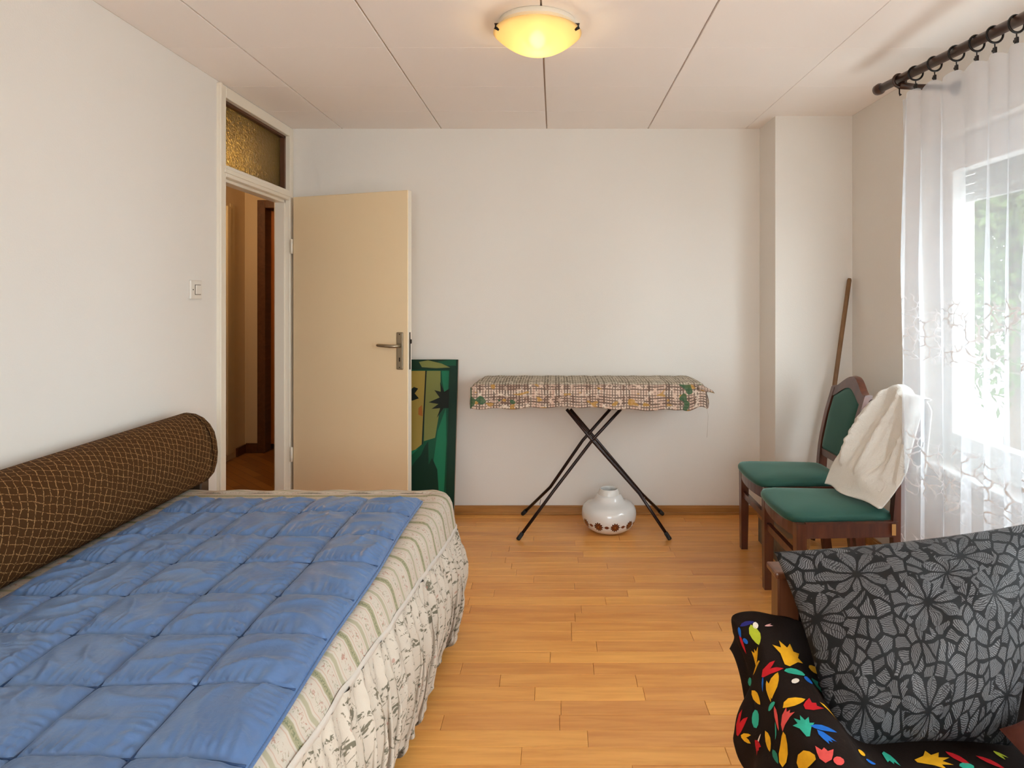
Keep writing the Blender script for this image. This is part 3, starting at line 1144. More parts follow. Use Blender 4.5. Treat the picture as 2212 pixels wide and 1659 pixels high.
def fspread(i, j):
    P, n = path[i]
    s = arc[i]
    sz = seamz(P.y)
    if j < len(prof_off):
        off, z = prof_off[j]
        dd = max(0, BT - z)
        off += .004 * wob(s, 1.2) * min(1, dd / .03)
    else:
        q = (j - len(prof_off) + 1) / 4
        o0, z0 = prof_off[-1]
        off = o0 + (.020 - o0) * q + .004 * wob(s, 1.2)
        z = z0 + (sz - z0) * q
        dd = BT - z
    p = P + n * off
    if j == 0: z += .0
    uy = P.y if abs(n.x) > .7 else p.y + n.y * dd
    return Vector((max(p.x, -1.655), p.y, z + .0025 * sin(s * 31 + j))), (uy + max(0, n.y) * dd, p.x + dd)


vs, fs, uv = grid(NP, NPROF, fspread)
# flat top, split in strips across so the stripes keep their place
t0_ = len(vs)
NX_, NY_ = 12, 40
for a in range(NX_):
    for c in range(NY_):
        yy = NEAR + .062 + (FAR - NEAR - .124) * c / (NY_ - 1)
        xx = -1.63 + (xedge(yy) - .062 + 1.63) * a / (NX_ - 1)
        vs.append(Vector((xx, yy, BT - .0006))); uv.append((yy, xx))
for a in range(NX_ - 1):
    for c in range(NY_ - 1):
        fs.append((t0_ + a * NY_ + c, t0_ + (a + 1) * NY_ + c, t0_ + (a + 1) * NY_ + c + 1, t0_ + a * NY_ + c + 1))
spread = pymesh('bedspread', vs, fs, M['spread'], None, True, uv)
tag(spread, 'cream striped bedspread with a gathered ruffle covering the sofa bed', 'bedspread')


def bandpt(i, t, out):
    P, n = path[i]
    s = arc[i]
    p = P + n * (.020 + out + .004 * wob(s, 1.2))
    return Vector((max(p.x, -1.655), p.y, seamz(P.y) + .006 - .020 * t + .002 * sin(s * 31)))


vs, fs, uv = grid(NP, 4, lambda i, j: (bandpt(i, (0, .15, .85, 1)[j], (-.001, .0032, .0036, -.001)[j]), (arc[i], j * .01)))
pymesh('seam_band', vs, fs, M['band'], spread, True, uv)

# gathered ruffle
NR, NT_ = 950, 26
tot = arc[-1]
random.seed(11)
ph = []
s = 0
while s < tot + .2:
    ph.append((s, random.uniform(.7, 1.3), random.uniform(-.5, .5)))
    s += random.uniform(.038, .092)


def interp_path(s):
    lo, hi = 0, NP - 1
    while hi - lo > 1:
        m = (lo + hi) // 2
        if arc[m] <= s: lo = m
        else: hi = m
    t = (s - arc[lo]) / max(1e-9, arc[hi] - arc[lo])
    P = path[lo][0].lerp(path[hi][0], t)
    n = path[lo][1].lerp(path[hi][1], t).normalized()
    return P, n


def foldwave(s):
    k = 0
    lo, hi = 0, len(ph) - 2
    while hi > lo:
        m = (lo + hi + 1) // 2
        if ph[m][0] <= s: lo = m
        else: hi = m - 1
    a, b_ = ph[lo], ph[lo + 1]
    t = (s - a[0]) / (b_[0] - a[0])
    amp = a[1] * (1 - t) + b_[1] * t
    return (abs(sin(pi * t)) ** .62 - .66) * 1.7 * amp, sin(2 * pi * t) * amp, a[2] * (1 - t) + b_[2] * t


def fr(i, j):
    s = tot * i / (NR - 1)
    P, n = interp_path(s)
    t = j / (NT_ - 1)
    c, sn, a2 = foldwave(s)
    tg = Vector((-n.y, n.x, 0))
    z0 = seamz(P.y) - .006
    hem = .068 + .022 * sin(s * 13.0 + 1) + .022 * sin(s * 29) + .030 * c + .02 * a2
    z = z0 + (hem - z0) * t
    g = t ** .75
    out = .020 + .034 * sin(pi * min(1, t * 1.05)) + c * .036 * g + .020 * a2 * t + .004 * sin(60 * s + 9 * t)
    side = sn * .026 * g
    crink = .0035 * sin(140 * s + 3 * sin(17 * t)) * (1 - t) ** 2
    p = P + n * (out + crink) + tg * side
    return Vector((max(p.x, -1.66), p.y, z)), (s * 1.9, t * .5)


vs, fs, uv = grid(NR, NT_, fr)
pymesh('ruffle', vs, fs, M['ruffle'], spread, True, uv)

# bolster along the wall
cs = [(-1.664, .592), (-1.664, .66), (-1.663, .74), (-1.656, .81), (-1.640, .850), (-1.612, .874), (-1.580, .884), (-1.548, .880), (-1.515, .864),
      (-1.487, .836), (-1.466, .800), (-1.455, .755), (-1.450, .705), (-1.454, .655), (-1.464, .618), (-1.482, .596), (-1.52, .590), (-1.60, .590)]
cc = Vector((-1.56, 0, .735))
per = [0]
for a, c in zip(cs, cs[1:] + cs[:1]): per.append(per[-1] + sqrt((a[0] - c[0]) ** 2 + (a[1] - c[1]) ** 2))
YE, YS = 2.815, .40
st_ = [YS]
k = 0
while st_[-1] < YE - .10: st_.append(st_[-1] + .06)
for q in (.0, .25, .45, .62, .76, .87, .94, .98, 1.0): st_.append(YE - .09 + .09 * q)


def fb_(i, j):
    Y = st_[i]
    d = max(0, (Y - (YE - .09)) / .09)
    k = (1 - d ** 3.2) ** (1 / 2.6) if d < 1 else 0.02
    k = .55 + .45 * k if d < .999 else .02
    x, z = cs[j % len(cs)]
    x = max(-1.664, cc.x + (x - cc.x) * k)
    z = cc.z + (z - cc.z) * (k if z > cc.z else max(k, .75) if d < .999 else k)
    return Vector((x, Y, z)), (Y, per[j])


vs, fs, uv = grid(len(st_), len(cs) + 1, fb_)
bol = pymesh('bolster', vs, fs, M['bolster'], None, True, uv)
tag(bol, 'long brown lattice-patterned bolster lying on the bed against the left wall', 'bolster')

# quilt: puffed squares
qx = [-1.432, -1.282, -1.096, -.902, -.708, -.514]
qy = [2.472, 2.288, 2.062, 1.860, 1.655, 1.462, 1.272, 1.070, .865]
NC = 34
random.seed(5)
cellr = {}


def h_noise(x, y):
    return (sin(31 * x + 17 * y + 2 * sin(9 * y)) * sin(23 * y - 11 * x + 1.7 * sin(13 * x)) * .5 + .5)


def quilt_h(x, y, ci, cj, a, b):
    pu = (1 - abs(2 * a - 1) ** 4) * (1 - abs(2 * b - 1) ** 4)
    pu = max(0, pu) ** .5
    if (ci, cj) not in cellr:
        cellr[(ci, cj)] = (random.uniform(.85, 1.15), random.uniform(0, 6.28), random.uniform(-1, 1), random.uniform(0, 6.28))
    k, p1, sk, p2 = cellr[(ci, cj)]
    # soft creases running out of the seams and across the square
    ea = min(a, 1 - a); eb = min(b, 1 - b)
    nb, na = 1 - b, 1 - a
    # short gathers along the near and right-hand seams
    cr = .0066 * exp(-nb / .14) * min(1, nb * 16) * sin(2 * pi * (a * 8.5 + .9 * sin(p1 + 6 * a) + sk * nb * 2.5))
    cr += .0056 * exp(-na / .14) * min(1, na * 16) * sin(2 * pi * (b * 7 + .9 * sin(p2 + 6 * b) + sk * na * 2.5))
    cr += .0014 * exp(-b / .10) * min(1, b * 16) * sin(2 * pi * (a * 7 + p2))
    # a few long soft creases across the square
    d = (a - .5) * cos(p1) + (b - .5) * sin(p1)
    e = -(a - .5) * sin(p1) + (b - .5) * cos(p1)
    w1 = d * 2.6 + .45 * sin(4 * e + p2) + p2
    rdg = 1 - abs(2 * (w1 - math.floor(w1)) - 1)
    cr += .0090 * (rdg ** 3 - .25) * pu * (.25 + .75 * sin(3.5 * e + p1) ** 2)
    w2 = (a * cos(p2) + b * sin(p2)) * 4.2 + .5 * sin(5 * a + p1) + .4 * sin(4 * b)
    rdg = 1 - abs(2 * (w2 - math.floor(w2)) - 1)
    cr += .0048 * (rdg ** 3 - .25) * pu * max(0, sin(4 * d + p2))
    cr *= min(1, ea * 22) * min(1, eb * 22)
    return .021 * k * pu + cr


NI, NJ = 5 * NC + 1, 8 * NC + 1
QB = BT + .004


def fq(i, j):
    ci = min(i // NC, 4); cj = min(j // NC, 7)
    a = (i - ci * NC) / NC; b_ = (j - cj * NC) / NC
    a_ = .5 - .5 * cos(pi * a) if False else a
    x = qx[ci] + (qx[ci + 1] - qx[ci]) * a_
    y = qy[cj] + (qy[cj + 1] - qy[cj]) * b_
    h = quilt_h(x, y, ci, cj, a, b_)
    base = .014 + .006 * max(0, (i - 4 * NC) / NC)
    # seams wander a little
    x += .003 * sin(9 * y + ci); y += .004 * sin(7 * x + cj * 2)
    e = min(1, (NI - 1 - i) / 9.0)
    e0 = min(1, j / 14.0, (NJ - 1 - j) / 8.0, i / 8.0)
    edge = sqrt(max(0, 1 - (1 - e) ** 2)) * sqrt(max(0, 1 - (1 - e0) ** 2))
    el = min(1, i / 20.0)
    edge *= .25 + .75 * sqrt(max(0, 1 - (1 - el) ** 2))
    edge = max(edge, .80) if (ci == 4 and NI - 1 - i < 9) else edge
    z = QB + .004 + (base + h) * (.2 + .8 * edge)
    # right-hand squares slump toward the edge of the bed
    if ci == 4: z -= .010 * a ** 2.5
    return Vector((x, y, z)), (x, y)


vs, fs, uv = grid(NI, NJ, fq)
# side skirt and bottom
ring = [i * NJ for i in range(NI)] + [(NI - 1) * NJ + j for j in range(1, NJ)] + [i * NJ + NJ - 1 for i in range(NI - 2, -1, -1)] + [j for j in range(NJ - 2, 0, -1)]
b0 = len(vs)
cxm, cym = -1.0, 1.7
for r_ in ring:
    v = vs[r_]
    d = Vector((v.x - cxm, v.y - cym, 0)).normalized()
    vs.append(Vector((v.x, v.y, QB + .004)) + Vector((d.x * .006, d.y * .006, 0))); uv.append((v.x, v.y))
b1 = len(vs)
for r_ in ring:
    v = vs[r_]
    vs.append(Vector((v.x, v.y, QB))); uv.append((v.x, v.y))
n = len(ring)
for k in range(n):
    m = (k + 1) % n
    fs.append((ring[k], ring[m], b0 + m, b0 + k))
    fs.append((b0 + k, b0 + m, b1 + m, b1 + k))
fs.append(tuple(b1 + k for k in range(n)))
quilt = pymesh('quilt', vs, fs, M['quilt'], None, True, uv)
bmq = bmesh.new(); bmq.from_mesh(quilt.data); bmesh.ops.recalc_face_normals(bmq, faces=bmq.faces[:]); bmq.to_mesh(quilt.data); bmq.free()
tag(quilt, 'shiny blue quilted comforter stitched in squares, spread over the striped bedspread', 'quilt')
# stitched seam lines as cords sunk in the seams
qs = B()
for ci in range(1, 5):
    pts = []
    for j in range(0, NJ, 2):
        v = Vector(vs[ci * NC * NJ + j]); pts.append(v + Vector((0, 0, .0012)))
    qs.tube(pts, .0026, 5)
for cj in range(1, 8):
    pts = []
    for i in range(0, NI, 2):
        v = Vector(vs[i * NJ + cj * NC]); pts.append(v + Vector((0, 0, .0012)))
    qs.tube(pts, .0026, 5)
qs.obj('quilt_seam', simple('navy_seam_thread', (.012, .045, .13), .6), quilt, True)['label'] = 'dark blue stitched seams'
pp = [Vector((v.x, v.y, v.z)) for v in (vs[b0 + k] for k in range(0, n, 3))]
B().tube(pp + [pp[0]], .0042, 6, cap=False).obj('piping', M['quilt'], quilt, True)

# ------------------------------------------------------------------ ironing board
ib = empty('ironing_board', (.19, 3.87, 0), 'ironing board in a brown plaid cover on crossed dark legs by the back wall', 'ironing board')
IY0, IY1, IT = 3.685, 4.055, .885
B().box(-.43, .83, IY0 + .02, IY1 - .02, IT - .035, IT - .012, .01, 2).obj('board_top', M['metalwhite'], ib)
fr_top = .415                       # v where the cover turns down


def cover_out(u):
    """left/right end shape: x range for a given v"""
    return -.455, .855


NU, NV = 120, 44


def fcov(i, j):
    u = i / (NU - 1)
    v = j / (NV - 1)
    # v: back hem .0 -> back edge .12 -> front edge .62 -> front hem 1
    if v < .12:
        q = v / .12
        y = IY1 + .004; z = IT - .10 * (1 - q); vv = -.10 * (1 - q) * .3
    elif v < .62:
        q = (v - .12) / .5
        y = IY1 - (IY1 - IY0) * q; z = IT + .005 * sin(pi * q); vv = .40 * q
    else:
        q = (v - .62) / .38
        y = IY0 - .010 * sin(q * pi / 2) - .004 * q
        z = IT - .140 * q; vv = .415 + .14 * q
    ql = min(1, max(0, (v - .12) / .5))
    xl = -.445 - .030 * ql
    xr = .845 + .020 * ql
    x = xl + (xr - xl) * u
    X = x
    if v >= .62:
        q = (v - .62) / .38
        z += .007 * sin(7 * x + 1.0) * q + .004 * sin(33 * x) * q - .012 * q * (u - .35)
        y -= .004 * sin(24 * x) * q + .003 * sin(57 * x) * q
        if u > .90: z -= .010 * q * sin((u - .9) * 60)
    # rounded corners near the edges
    if .08 < v < .70:
        rr = .022
        dl, dr = x - xl, xr - x
        if v < .66:
            z -= rr * (max(0, 1 - min(dl, dr) / .03)) ** 2
        dv_ = min(abs(v - .12), abs(v - .62)) * .8
        z -= .008 * max(0, 1 - dv_ / .035) ** 2
        z += .0018 * sin(61 * x + 40 * v) * sin(23 * x)
    return Vector((x, y, z)), (X, vv)


vs, fs, uv = grid(NU, NV, fcov)
# end flaps
def flap(side):
    i = 0 if side < 0 else NU - 1
    b0 = len(vs)
    js = [j for j in range(NV) if .12 <= j / (NV - 1) <= 1.0]
    for k in range(6):
        q = k / 5
        for j in js:
            t = j / (NV - 1)
            p = vs[i * NV + j]
            if t <= .62:
                drop = (.11 + .02 * sin(j * 1.9)) * q
                o_ = (.012 + .010 * sin(j * .9)) * sin(q * pi / 2)
                if side > 0: o_ *= 1.6
                vs.append(Vector((p.x + side * o_, p.y, p.z - drop))); uv.append((p.x + side * q * .12, .44 + .3 * (t - .12)))
            else:
                vs.append(Vector((p.x + side * .004 * q, p.y + .05 * q * 0, p.z - (.004 * q)))); uv.append((p.x, .5))
    m = len(js)
    for k in range(5):
        for a in range(m - 1):
            fs.append((b0 + k * m + a, b0 + (k + 1) * m + a, b0 + (k + 1) * m + a + 1, b0 + k * m + a + 1))


flap(-1); flap(1)
# torn strip poking out at the front right corner
b0 = len(vs)
for k, (X, Y, Z) in enumerate([(.815, IY0 - .004, .878), (.855, IY0 - .006, .868), (.900, IY0 - .012, .846), (.912, IY0 - .014, .830), (.890, IY0 - .016, .836), (.850, IY0 - .016, .842), (.82, IY0 - .016, .846)]):
    vs.append(Vector((X, Y, Z))); uv.append((X + .3, .42 + .02 * k))
fs.append(tuple(range(b0, b0 + 7)))
cov = pymesh('board_cover', vs, fs, M['iron'], ib, True, uv)
sm = cov.modifiers.new('thick', 'SOLIDIFY'); sm.thickness = .004; sm.offset = 0
# crossed legs: each leg tube is its own mesh, with rubber feet
YA, YC = 3.80, 3.90


def leg(pts, r=.0095):
    o = B().tube(pts, r, 10).obj('leg', M['tube'], ib, True)
    d = (Vector(pts[-1]) - Vector(pts[-2])).normalized()
    e = Vector(pts[-1])
    B().tube([e - d * .045, e - d * .005, e], [.0125, .0125, .010], 10).obj('rubber_foot', M['rubber'], o, True)


leg([px(1341, 884, YA), px(1280, 950, YA), px(1196, 1060, YA - .01), px(1118, 1166, 3.655)])
leg([px(1318, 884, YC), px(1258, 952, YC), px(1189, 1052, YC), px(1128, 1111, 4.04)])
leg([px(1224, 884, YA - .025), px(1281, 953, YA - .025), px(1381, 1066, YA - .03), px(1396, 1088, YA - .04), px(1448, 1166, 3.655)])
leg([px(1232, 884, YC + .02), px(1289, 951, YC + .02), px(1386, 1066, YC + .01), px(1432, 1111, 4.04)])
B().tube([px(1280, 952, YA - .035), px(1283, 952, YC + .03)], .006, 8).obj('pivot_bolt', M['black'], ib, True)
B().tube([px(1168, 1079, 3.90), px(1166, 1090, 3.78)], .002, 6).obj('brace', M['steel'], ib, True)
B().tube([px(1392, 1074, 3.90), px(1396, 1088, 3.77)], .002, 6).obj('brace', M['steel'], ib, True)
B().tube([Vector((.872, 3.69, .745)), Vector((.879, 3.69, .70)), Vector((.876, 3.69, .63)), Vector((.873, 3.69, .575))], .0011, 5).obj('loose_thread', M['band'], ib, True)

# ------------------------------------------------------------------ white ceramic lamp shade on the floor
VX, VY = .322, 3.82
vase = empty('ceramic_shade', (VX, VY, 0), 'white bulbous ceramic lampshade banded with brown flowers, on the floor under the ironing board', 'lampshade')
B().lathe([(.0, .004), (.085, .001), (.094, .003), (.112, .012), (.136, .030), (.152, .055), (.160, .082), (.1615, .104), (.158, .127), (.147, .148), (.128, .161),
           (.106, .169), (.091, .178), (.083, .190), (.076, .203), (.070, .211), (.063, .2135)], (VX, VY, 0), 64).obj('shade_body', M['vase'], vase, True, origin=(VX, VY, 0))
B().lathe([(.0645, .212), (.0635, .217), (.059, .232), (.0535, .244), (.0505, .2465), (.047, .245), (.045, .240), (.050, .225), (.052, .215)], (VX, VY, 0), 48).obj('shade_neck', simple('white_neck_glaze', (.72, .715, .69), .15), vase, True)

# ------------------------------------------------------------------ green painted panel leaning behind the door
gp = empty('painted_panel', (-.77, 3.93, 0), 'narrow dark green framed panel with leaf shapes leaning behind the open door', 'panel')
PXL, PXR, PHT = -.945, -.606, 1.0
yb, yt = 3.868, 4.052


def pp3(a, h, n=0.0):
    """a: 0..1 left-right, h: height along the panel in m, n: out of the face"""
    t = h / PHT
    up = Vector((0, yt - yb, sqrt(PHT ** 2 - (yt - yb) ** 2))).normalized()
    nn = Vector((0, -up.z, up.y))
    return Vector((PXL + (PXR - PXL) * a, yb, .002)) + up * h + nn * n


GM = {k: simple('panel_' + k, c, .45, spec=.2) for k, c in {'deep': (.004, .028, .014), 'mid': (.005, .075, .034), 'bright': (.010, .16, .075), 'olive': (.19, .20, .055), 'ochre': (.33, .235, .05),
                                                 'orange': (.36, .12, .02), 'black': (.004, .008, .004), 'edge': (.38, .24, .15)}.items()}


def pbox(b, a0, a1, h0, h1, n0, n1):
    b.prism([pp3(a0, h0, n0), pp3(a1, h0, n0), pp3(a1, h1, n0), pp3(a0, h1, n0)], pp3(a0, h0, n1) - pp3(a0, h0, n0))
    return b


pbox(B(), 0, 1, 0, PHT, -.022, 0).obj('backing', GM['edge'], gp)
fb2 = B()
pbox(fb2, 0, 1, PHT - .062, PHT, 0, .014); pbox(fb2, 0, 1, 0, .05, 0, .014); pbox(fb2, 0, .10, .05, PHT - .062, 0, .014); pbox(fb2, .855, 1, .05, PHT - .062, 0, .014)
fb2.obj('frame', GM['deep'], gp)
pic = B()
W_ = PXR - PXL


def poly(mi, pts, n):
    pic.prism([pp3(a, h, n) for a, h in pts], pp3(0, 0, .0006) - pp3(0, 0, 0), mi)


# picture order: 0 mid 1 bright 2 olive 3 ochre 4 orange 5 black 6 deep
poly(0, [(.10, .05), (.855, .05), (.855, .938), (.10, .938)], .001)
poly(3, [(.10, .40), (.38, .48), (.40, .93), (.10, .93)], .0018)
poly(2, [(.42, .50), (.62, .52), (.70, .72), (.68, .93), (.40, .93)], .0018)
poly(1, [(.70, .93), (.84, .93), (.83, .80), (.76, .80), (.72, .86)], .0018)
poly(1, [(.60, .36), (.66, .56), (.80, .70), (.83, .50), (.81, .18), (.73, .15), (.68, .20)], .0022)
poly(4, [(.30, .70), (.36, .72), (.38, .65), (.30, .66)], .0026)
poly(5, [(.385, .48), (.405, .48), (.425, .93), (.400, .93)], .0026)
poly(6, [(.10, .05), (.855, .05), (.82, .12), (.72, .19), (.68, .33), (.58, .40), (.52, .36), (.50, .50), (.44, .47), (.38, .42), (.28, .38), (.20, .34), (.10, .36)], .003)
poly(5, [(.855, .82), (.76, .80), (.68, .86), (.70, .80), (.58, .81), (.68, .765), (.48, .735), (.66, .725), (.54, .695), (.70, .70), (.64, .64), (.76, .70), (.855, .70)], .0034)
poly(1, [(.10, .43), (.32, .455), (.22, .42), (.10, .415)], .003)
poly(5, [(.10, .80), (.20, .83), (.28, .82), (.22, .79), (.30, .76), (.18, .745), (.10, .76)], .0034)
pic.obj('picture', [GM['mid'], GM['bright'], GM['olive'], GM['ochre'], GM['orange'], GM['black'], GM['deep']], gp)
fl_ = B()
fl_.prism([pp3(a, h, .0142) for a, h in [(.28, .985), (.34, .952), (.60, .946), (.86, .950), (.70, .975), (.45, .995)]], pp3(0, 0, .0006) - pp3(0, 0, 0), 0)
fl_.prism([pp3(a, h, .0142) for a, h in [(.86, .998), (.62, .985), (.80, .962), (.97, .962), (.97, .998)]], pp3(0, 0, .0006) - pp3(0, 0, 0), 1)
fl_.obj('frame_paint', [GM['olive'], GM['mid']], gp)

# ------------------------------------------------------------------ dining chairs (facing left)


def lerp_list(ks, z):
    for (a, x), (b_, y) in zip(ks[:-1], ks[1:]):
        if z <= b_:
            t = (z - a) / (b_ - a)
            return x + (y - x) * t
    return ks[-1][1]


REAR = [(0, .470), (.12, .452), (.26, .438), (.45, .432), (.60, .446), (.75, .478), (.88, .516), (.97, .545)]


def make_chair(loc, label):
    t = empty('dining_chair', (0, 0, 0), label, 'chair', 'green seated dining chairs by the curtain')
    W = M['chairwood']
    for s in (-1, 1):
        B().tube([(.020, s * .202, 0), (.021, s * .202, .20), (.021, s * .202, .452)], [.82, .95, 1], rect=(.021, .021), up=(1, 0, 0)).obj('leg', W, t)
        pts = [(x, s * .172, z) for z, x in REAR[:-1]]
        B().tube([(lerp_list(REAR, z), s * (.172 + .012 * (z < .2) * (1 - z / .2)), z) for z in [k * .885 / 14 for k in range(15)]], 1.0, rect=(.017, .022), up=(1, 0, 0)).obj('leg', W, t)
        # side apron
        a = Vector((.038, s * .204, .422)); c = Vector((.430, s * .180, .420))
        B().tube([a, c], 1.0, rect=(.010, .032)).obj('side_apron', W, t)
        B().tube([Vector((.038, s * .214, .452)), Vector((.428, s * .190, .450))], 1, rect=(.006, .004)).obj('apron_bead', W, t)
    # bowed front apron, rear apron, front stretcher
    pts = []
    for k in range(9):
        q = k / 8 * 2 - 1
        pts.append((.012 - .022 * (1 - q * q), q * .185, .422))
    B().tube(pts, 1, rect=(.009, .030)).obj('front_apron', W, t)
    B().box(.424, .442, -.156, .156, .390, .448, .002).obj('rear_apron', W, t)
    B().tube([(.021, -.184, .300), (.021, .184, .300)], 1, rect=(.010, .016)).obj('stretcher', W, t)
    # seat cushion
    NA, NR_ = 48, 9
    outl = []
    for k in range(NA):
        an = 2 * pi * k / NA
        ca, sa = cos(an), sin(an)
        e = 11.0
        r = 1 / ((abs(ca) ** e + abs(sa) ** e) ** (1 / e))
        x, y = r * ca, r * sa          # unit superellipse
        X = .205 + x * .222
        yw = .206 - .030 * (x + 1) / 2
        Y = y * yw
        if x < 0: X -= .018 * (1 - (y * y)) * (-x)
        outl.append((X, Y))
    vs, fs = [], []
    rings = [(1.0, .452), (1.006, .460), (1.004, .468), (.988, .475), (.94, .481), (.8, .488), (.55, .493), (.28, .495)]
    for (k, z) in rings:
        for (X, Y) in outl:
            vs.append(Vector((.205 + (X - .205) * k, Y * k, z)))
    m = len(outl)
    for a in range(len(rings) - 1):
        for k in range(m):
            fs.append((a * m + k, a * m + (k + 1) % m, (a + 1) * m + (k + 1) % m, (a + 1) * m + k))
    vs.append(Vector((.205, 0, .4955)))
    for k in range(m): fs.append(((len(rings) - 1) * m + k, (len(rings) - 1) * m + (k + 1) % m, len(vs) - 1))
    fs.append(tuple(range(m))[::-1])
    pymesh('seat', vs, fs, M['green'], t, True)

    # back: arched crest rail, lower rail, padded green panel
    def crest_out(q): return .892 + .074 * (0.5 + 0.5 * cos(pi * min(1, abs(q) / .92))) ** .8 + .004 * (abs(q) > .93)
    def crest_in(q): return .842 + .066 * (0.5 + 0.5 * cos(pi * min(1, abs(q) / .95))) ** .9
    vs, fs = [], []
    N = 33
    for k in range(N):
        q = k / (N - 1) * 2 - 1
        y = q * .186
        for (z, dx) in ((crest_in(q), -.020), (crest_out(q), -.020), (crest_out(q) + .004, 0), (crest_out(q), .016), (crest_in(q), .016)):
            vs.append(Vector((lerp_list(REAR, z) + dx, y, z)))
    for k in range(N - 1):
        for a in range(5):
            fs.append((k * 5 + a, (k + 1) * 5 + a, (k + 1) * 5 + (a + 1) % 5, k * 5 + (a + 1) % 5))
    fs.append((0, 1, 2, 3, 4)); fs.append(tuple((N - 1) * 5 + a for a in (4, 3, 2, 1, 0)))
    cr = pymesh('crest_rail', vs, fs, W, t, True)
    cr.data.set_sharp_from_angle(angle=math.radians(40))
    B().tube([(lerp_list(REAR, .545) - .002, -.156, .545), (lerp_list(REAR, .545) - .002, .156, .545)], 1, rect=(.014, .018)).obj('lower_rail', W, t)

    # padded panel
    def fpan(i, j, side):
        q = i / 20 * 2 - 1
        y = q * .154
        zt = crest_in(q * .83) + .004
        z = .560 + (zt - .560) * j / 20
        e = min(1, min(i, 20 - i, j, 20 - j) / 4)
        bul = sqrt(max(0, 1 - (1 - e) ** 2))
        return Vector((lerp_list(REAR, z) + (-.010 - .014 * bul if side < 0 else .010), y, z)), (0, 0)
    v1_, f1, _ = grid(21, 21, lambda i, j: fpan(i, j, -1))
    v2_, f2, _ = grid(21, 21, lambda i, j: fpan(i, j, 1))
    o_ = len(v1_)
    f2 = [tuple(o_ + q for q in f) for f in f2]
    rim = [i * 21 for i in range(21)] + [20 * 21 + j for j in range(1, 21)] + [i * 21 + 20 for i in range(19, -1, -1)] + [j for j in range(19, 0, -1)]
    f3 = [(rim[k], rim[(k + 1) % 80], o_ + rim[(k + 1) % 80], o_ + rim[k]) for k in range(80)]
    pymesh('back_panel', v1_ + v2_, f1 + f2 + f3, M['green'], t, True)
    t.location = loc
    return t


CA = (1.018, 3.335, 0)
CB = (.985, 2.845, 0)
make_chair(CA, 'green seated wooden chair nearer the back wall, its arched green backrest showing')
cb = make_chair(CB, 'green seated wooden chair with a white cloth over its backrest')
tg_ = B().box(.398, .414, -.2045, -.2025, .400, .446)
tg_.bm.verts.ensure_lookup_table()
bmesh.ops.translate(tg_.bm, vec=Vector(CB), verts=tg_.bm.verts[:])
tg_.obj('tag', simple('tan_paper_tag', (.55, .30, .10), .7), cb)

# ------------------------------------------------------------------ white cloth over the near chair
NU, NV = 72, 90


def chair_top(Y):
    q = max(-1, min(1, (Y - CB[1]) / .186))
    return .892 + .074 * (0.5 + 0.5 * cos(pi * min(1, abs(q) / .92))) ** .8


def fcl(i, j):
    u = i / (NU - 1)           # 0 far edge, 1 near edge
    v = j / (NV - 1)           # 0 back hem, .3 top, 1 front hem
    yt_ = 3.015 - .375 * u
    zt = chair_top(yt_) + .012
    edge = max(0, abs(2 * u - 1) - .8) / .2
    zt = max(zt, .950) if u > .3 else zt + (.950 - zt) * (u / .3) * (zt < .95)
    zt -= .050 * edge ** 1.8 * (u < .5)
    xt = CB[0] + lerp_list(REAR, zt)
    if v < .26:
        q = 1 - v / .26
        x = xt + .026 * sin(min(1, q * 6) * pi / 2) - .03 * q
        z = zt - .30 * q
        y = yt_
    elif v < .32:
        q = (v - .26) / .06
        x = xt + .026 * cos(pi * q) * 1.0
        z = zt + .012 * sin(pi * q)
        y = yt_
    else:
        q = (v - .32) / .68
        zb_ = .518 + (.505 - .518) * u + .006 * sin(11 * u)
        xb = 1.236 + .092 * u + .010 * sin(9 * u + 1)
        yb_ = 2.968 - .335 * u
        p = 1.0 + 1.5 * u ** 3
        x0_ = xt - .026
        x = x0_ + (xb - x0_) * q ** p
        z = zt + (zb_ - zt) * q
        y = yt_ + (yb_ - yt_) * q
        y += .045 * sin(pi * q) * (1 - u) ** 3          # far side swells
        # long folds running slantwise
        f = u * 3.2 + q * .55
        fold = (1 - 2 * abs(sin(pi * f + .25)) ** .8) * .030 + sin(2 * pi * f * 2.3 + 1.1) * .011
        am = sin(pi * min(1, q * 1.15 + .10)) ** .6
        x -= (.016 + fold) * am
        z += .3 * fold * am * q
        # turned-up flap low in the middle
        d = ((u - .62) / .16) ** 2 + ((q - .80) / .10) ** 2
        x -= .030 * exp(-d)
        x -= .004 * sin(40 * u + 9 * q) * am + .003 * sin(55 * q + 21 * u) * am
        x = min(x, CB[0] + lerp_list(REAR, z) - .030) if .1 < u < .97 else min(x, CB[0] + lerp_list(REAR, z) - .004)
        if z < .514: z = .514
    return Vector((x, y, z)), (u, v)


vs, fs, uv = grid(NU, NV, fcl)
clo = pymesh('white_cloth', vs, fs, M['cloth'], None, True, uv)
sm = clo.modifiers.new('thick', 'SOLIDIFY'); sm.thickness = .004; sm.offset = 0
tag(clo, 'crinkled off-white cloth draped over the backrest of the near green chair', 'cloth')

# ------------------------------------------------------------------ stick and box in the corner
a, c = Vector((1.452, 3.625, .012)), Vector((1.728, 3.775, 1.488))
stk = B().tube([a, a.lerp(c, .5), c - (c - a).normalized() * .01, c], [.0125, .0125, .0125, .009], 12).obj('wooden_stick', M['stick'], None, True)
tag(stk, 'long brown wooden stick leaning upright in the right corner behind the chairs', 'stick')
bx = empty('wooden_box', (1.20, 3.40, 0), 'narrow wooden box with stained grey sides on the floor under the far chair', 'box')
B().box(1.150, 1.250, 3.17, 3.64, .002, .140, .002).obj('box_body', M['crateside'], bx)
B().box(1.145, 1.255, 3.165, 3.645, .140, .190, .003).obj('box_lid', M['crate'], bx)

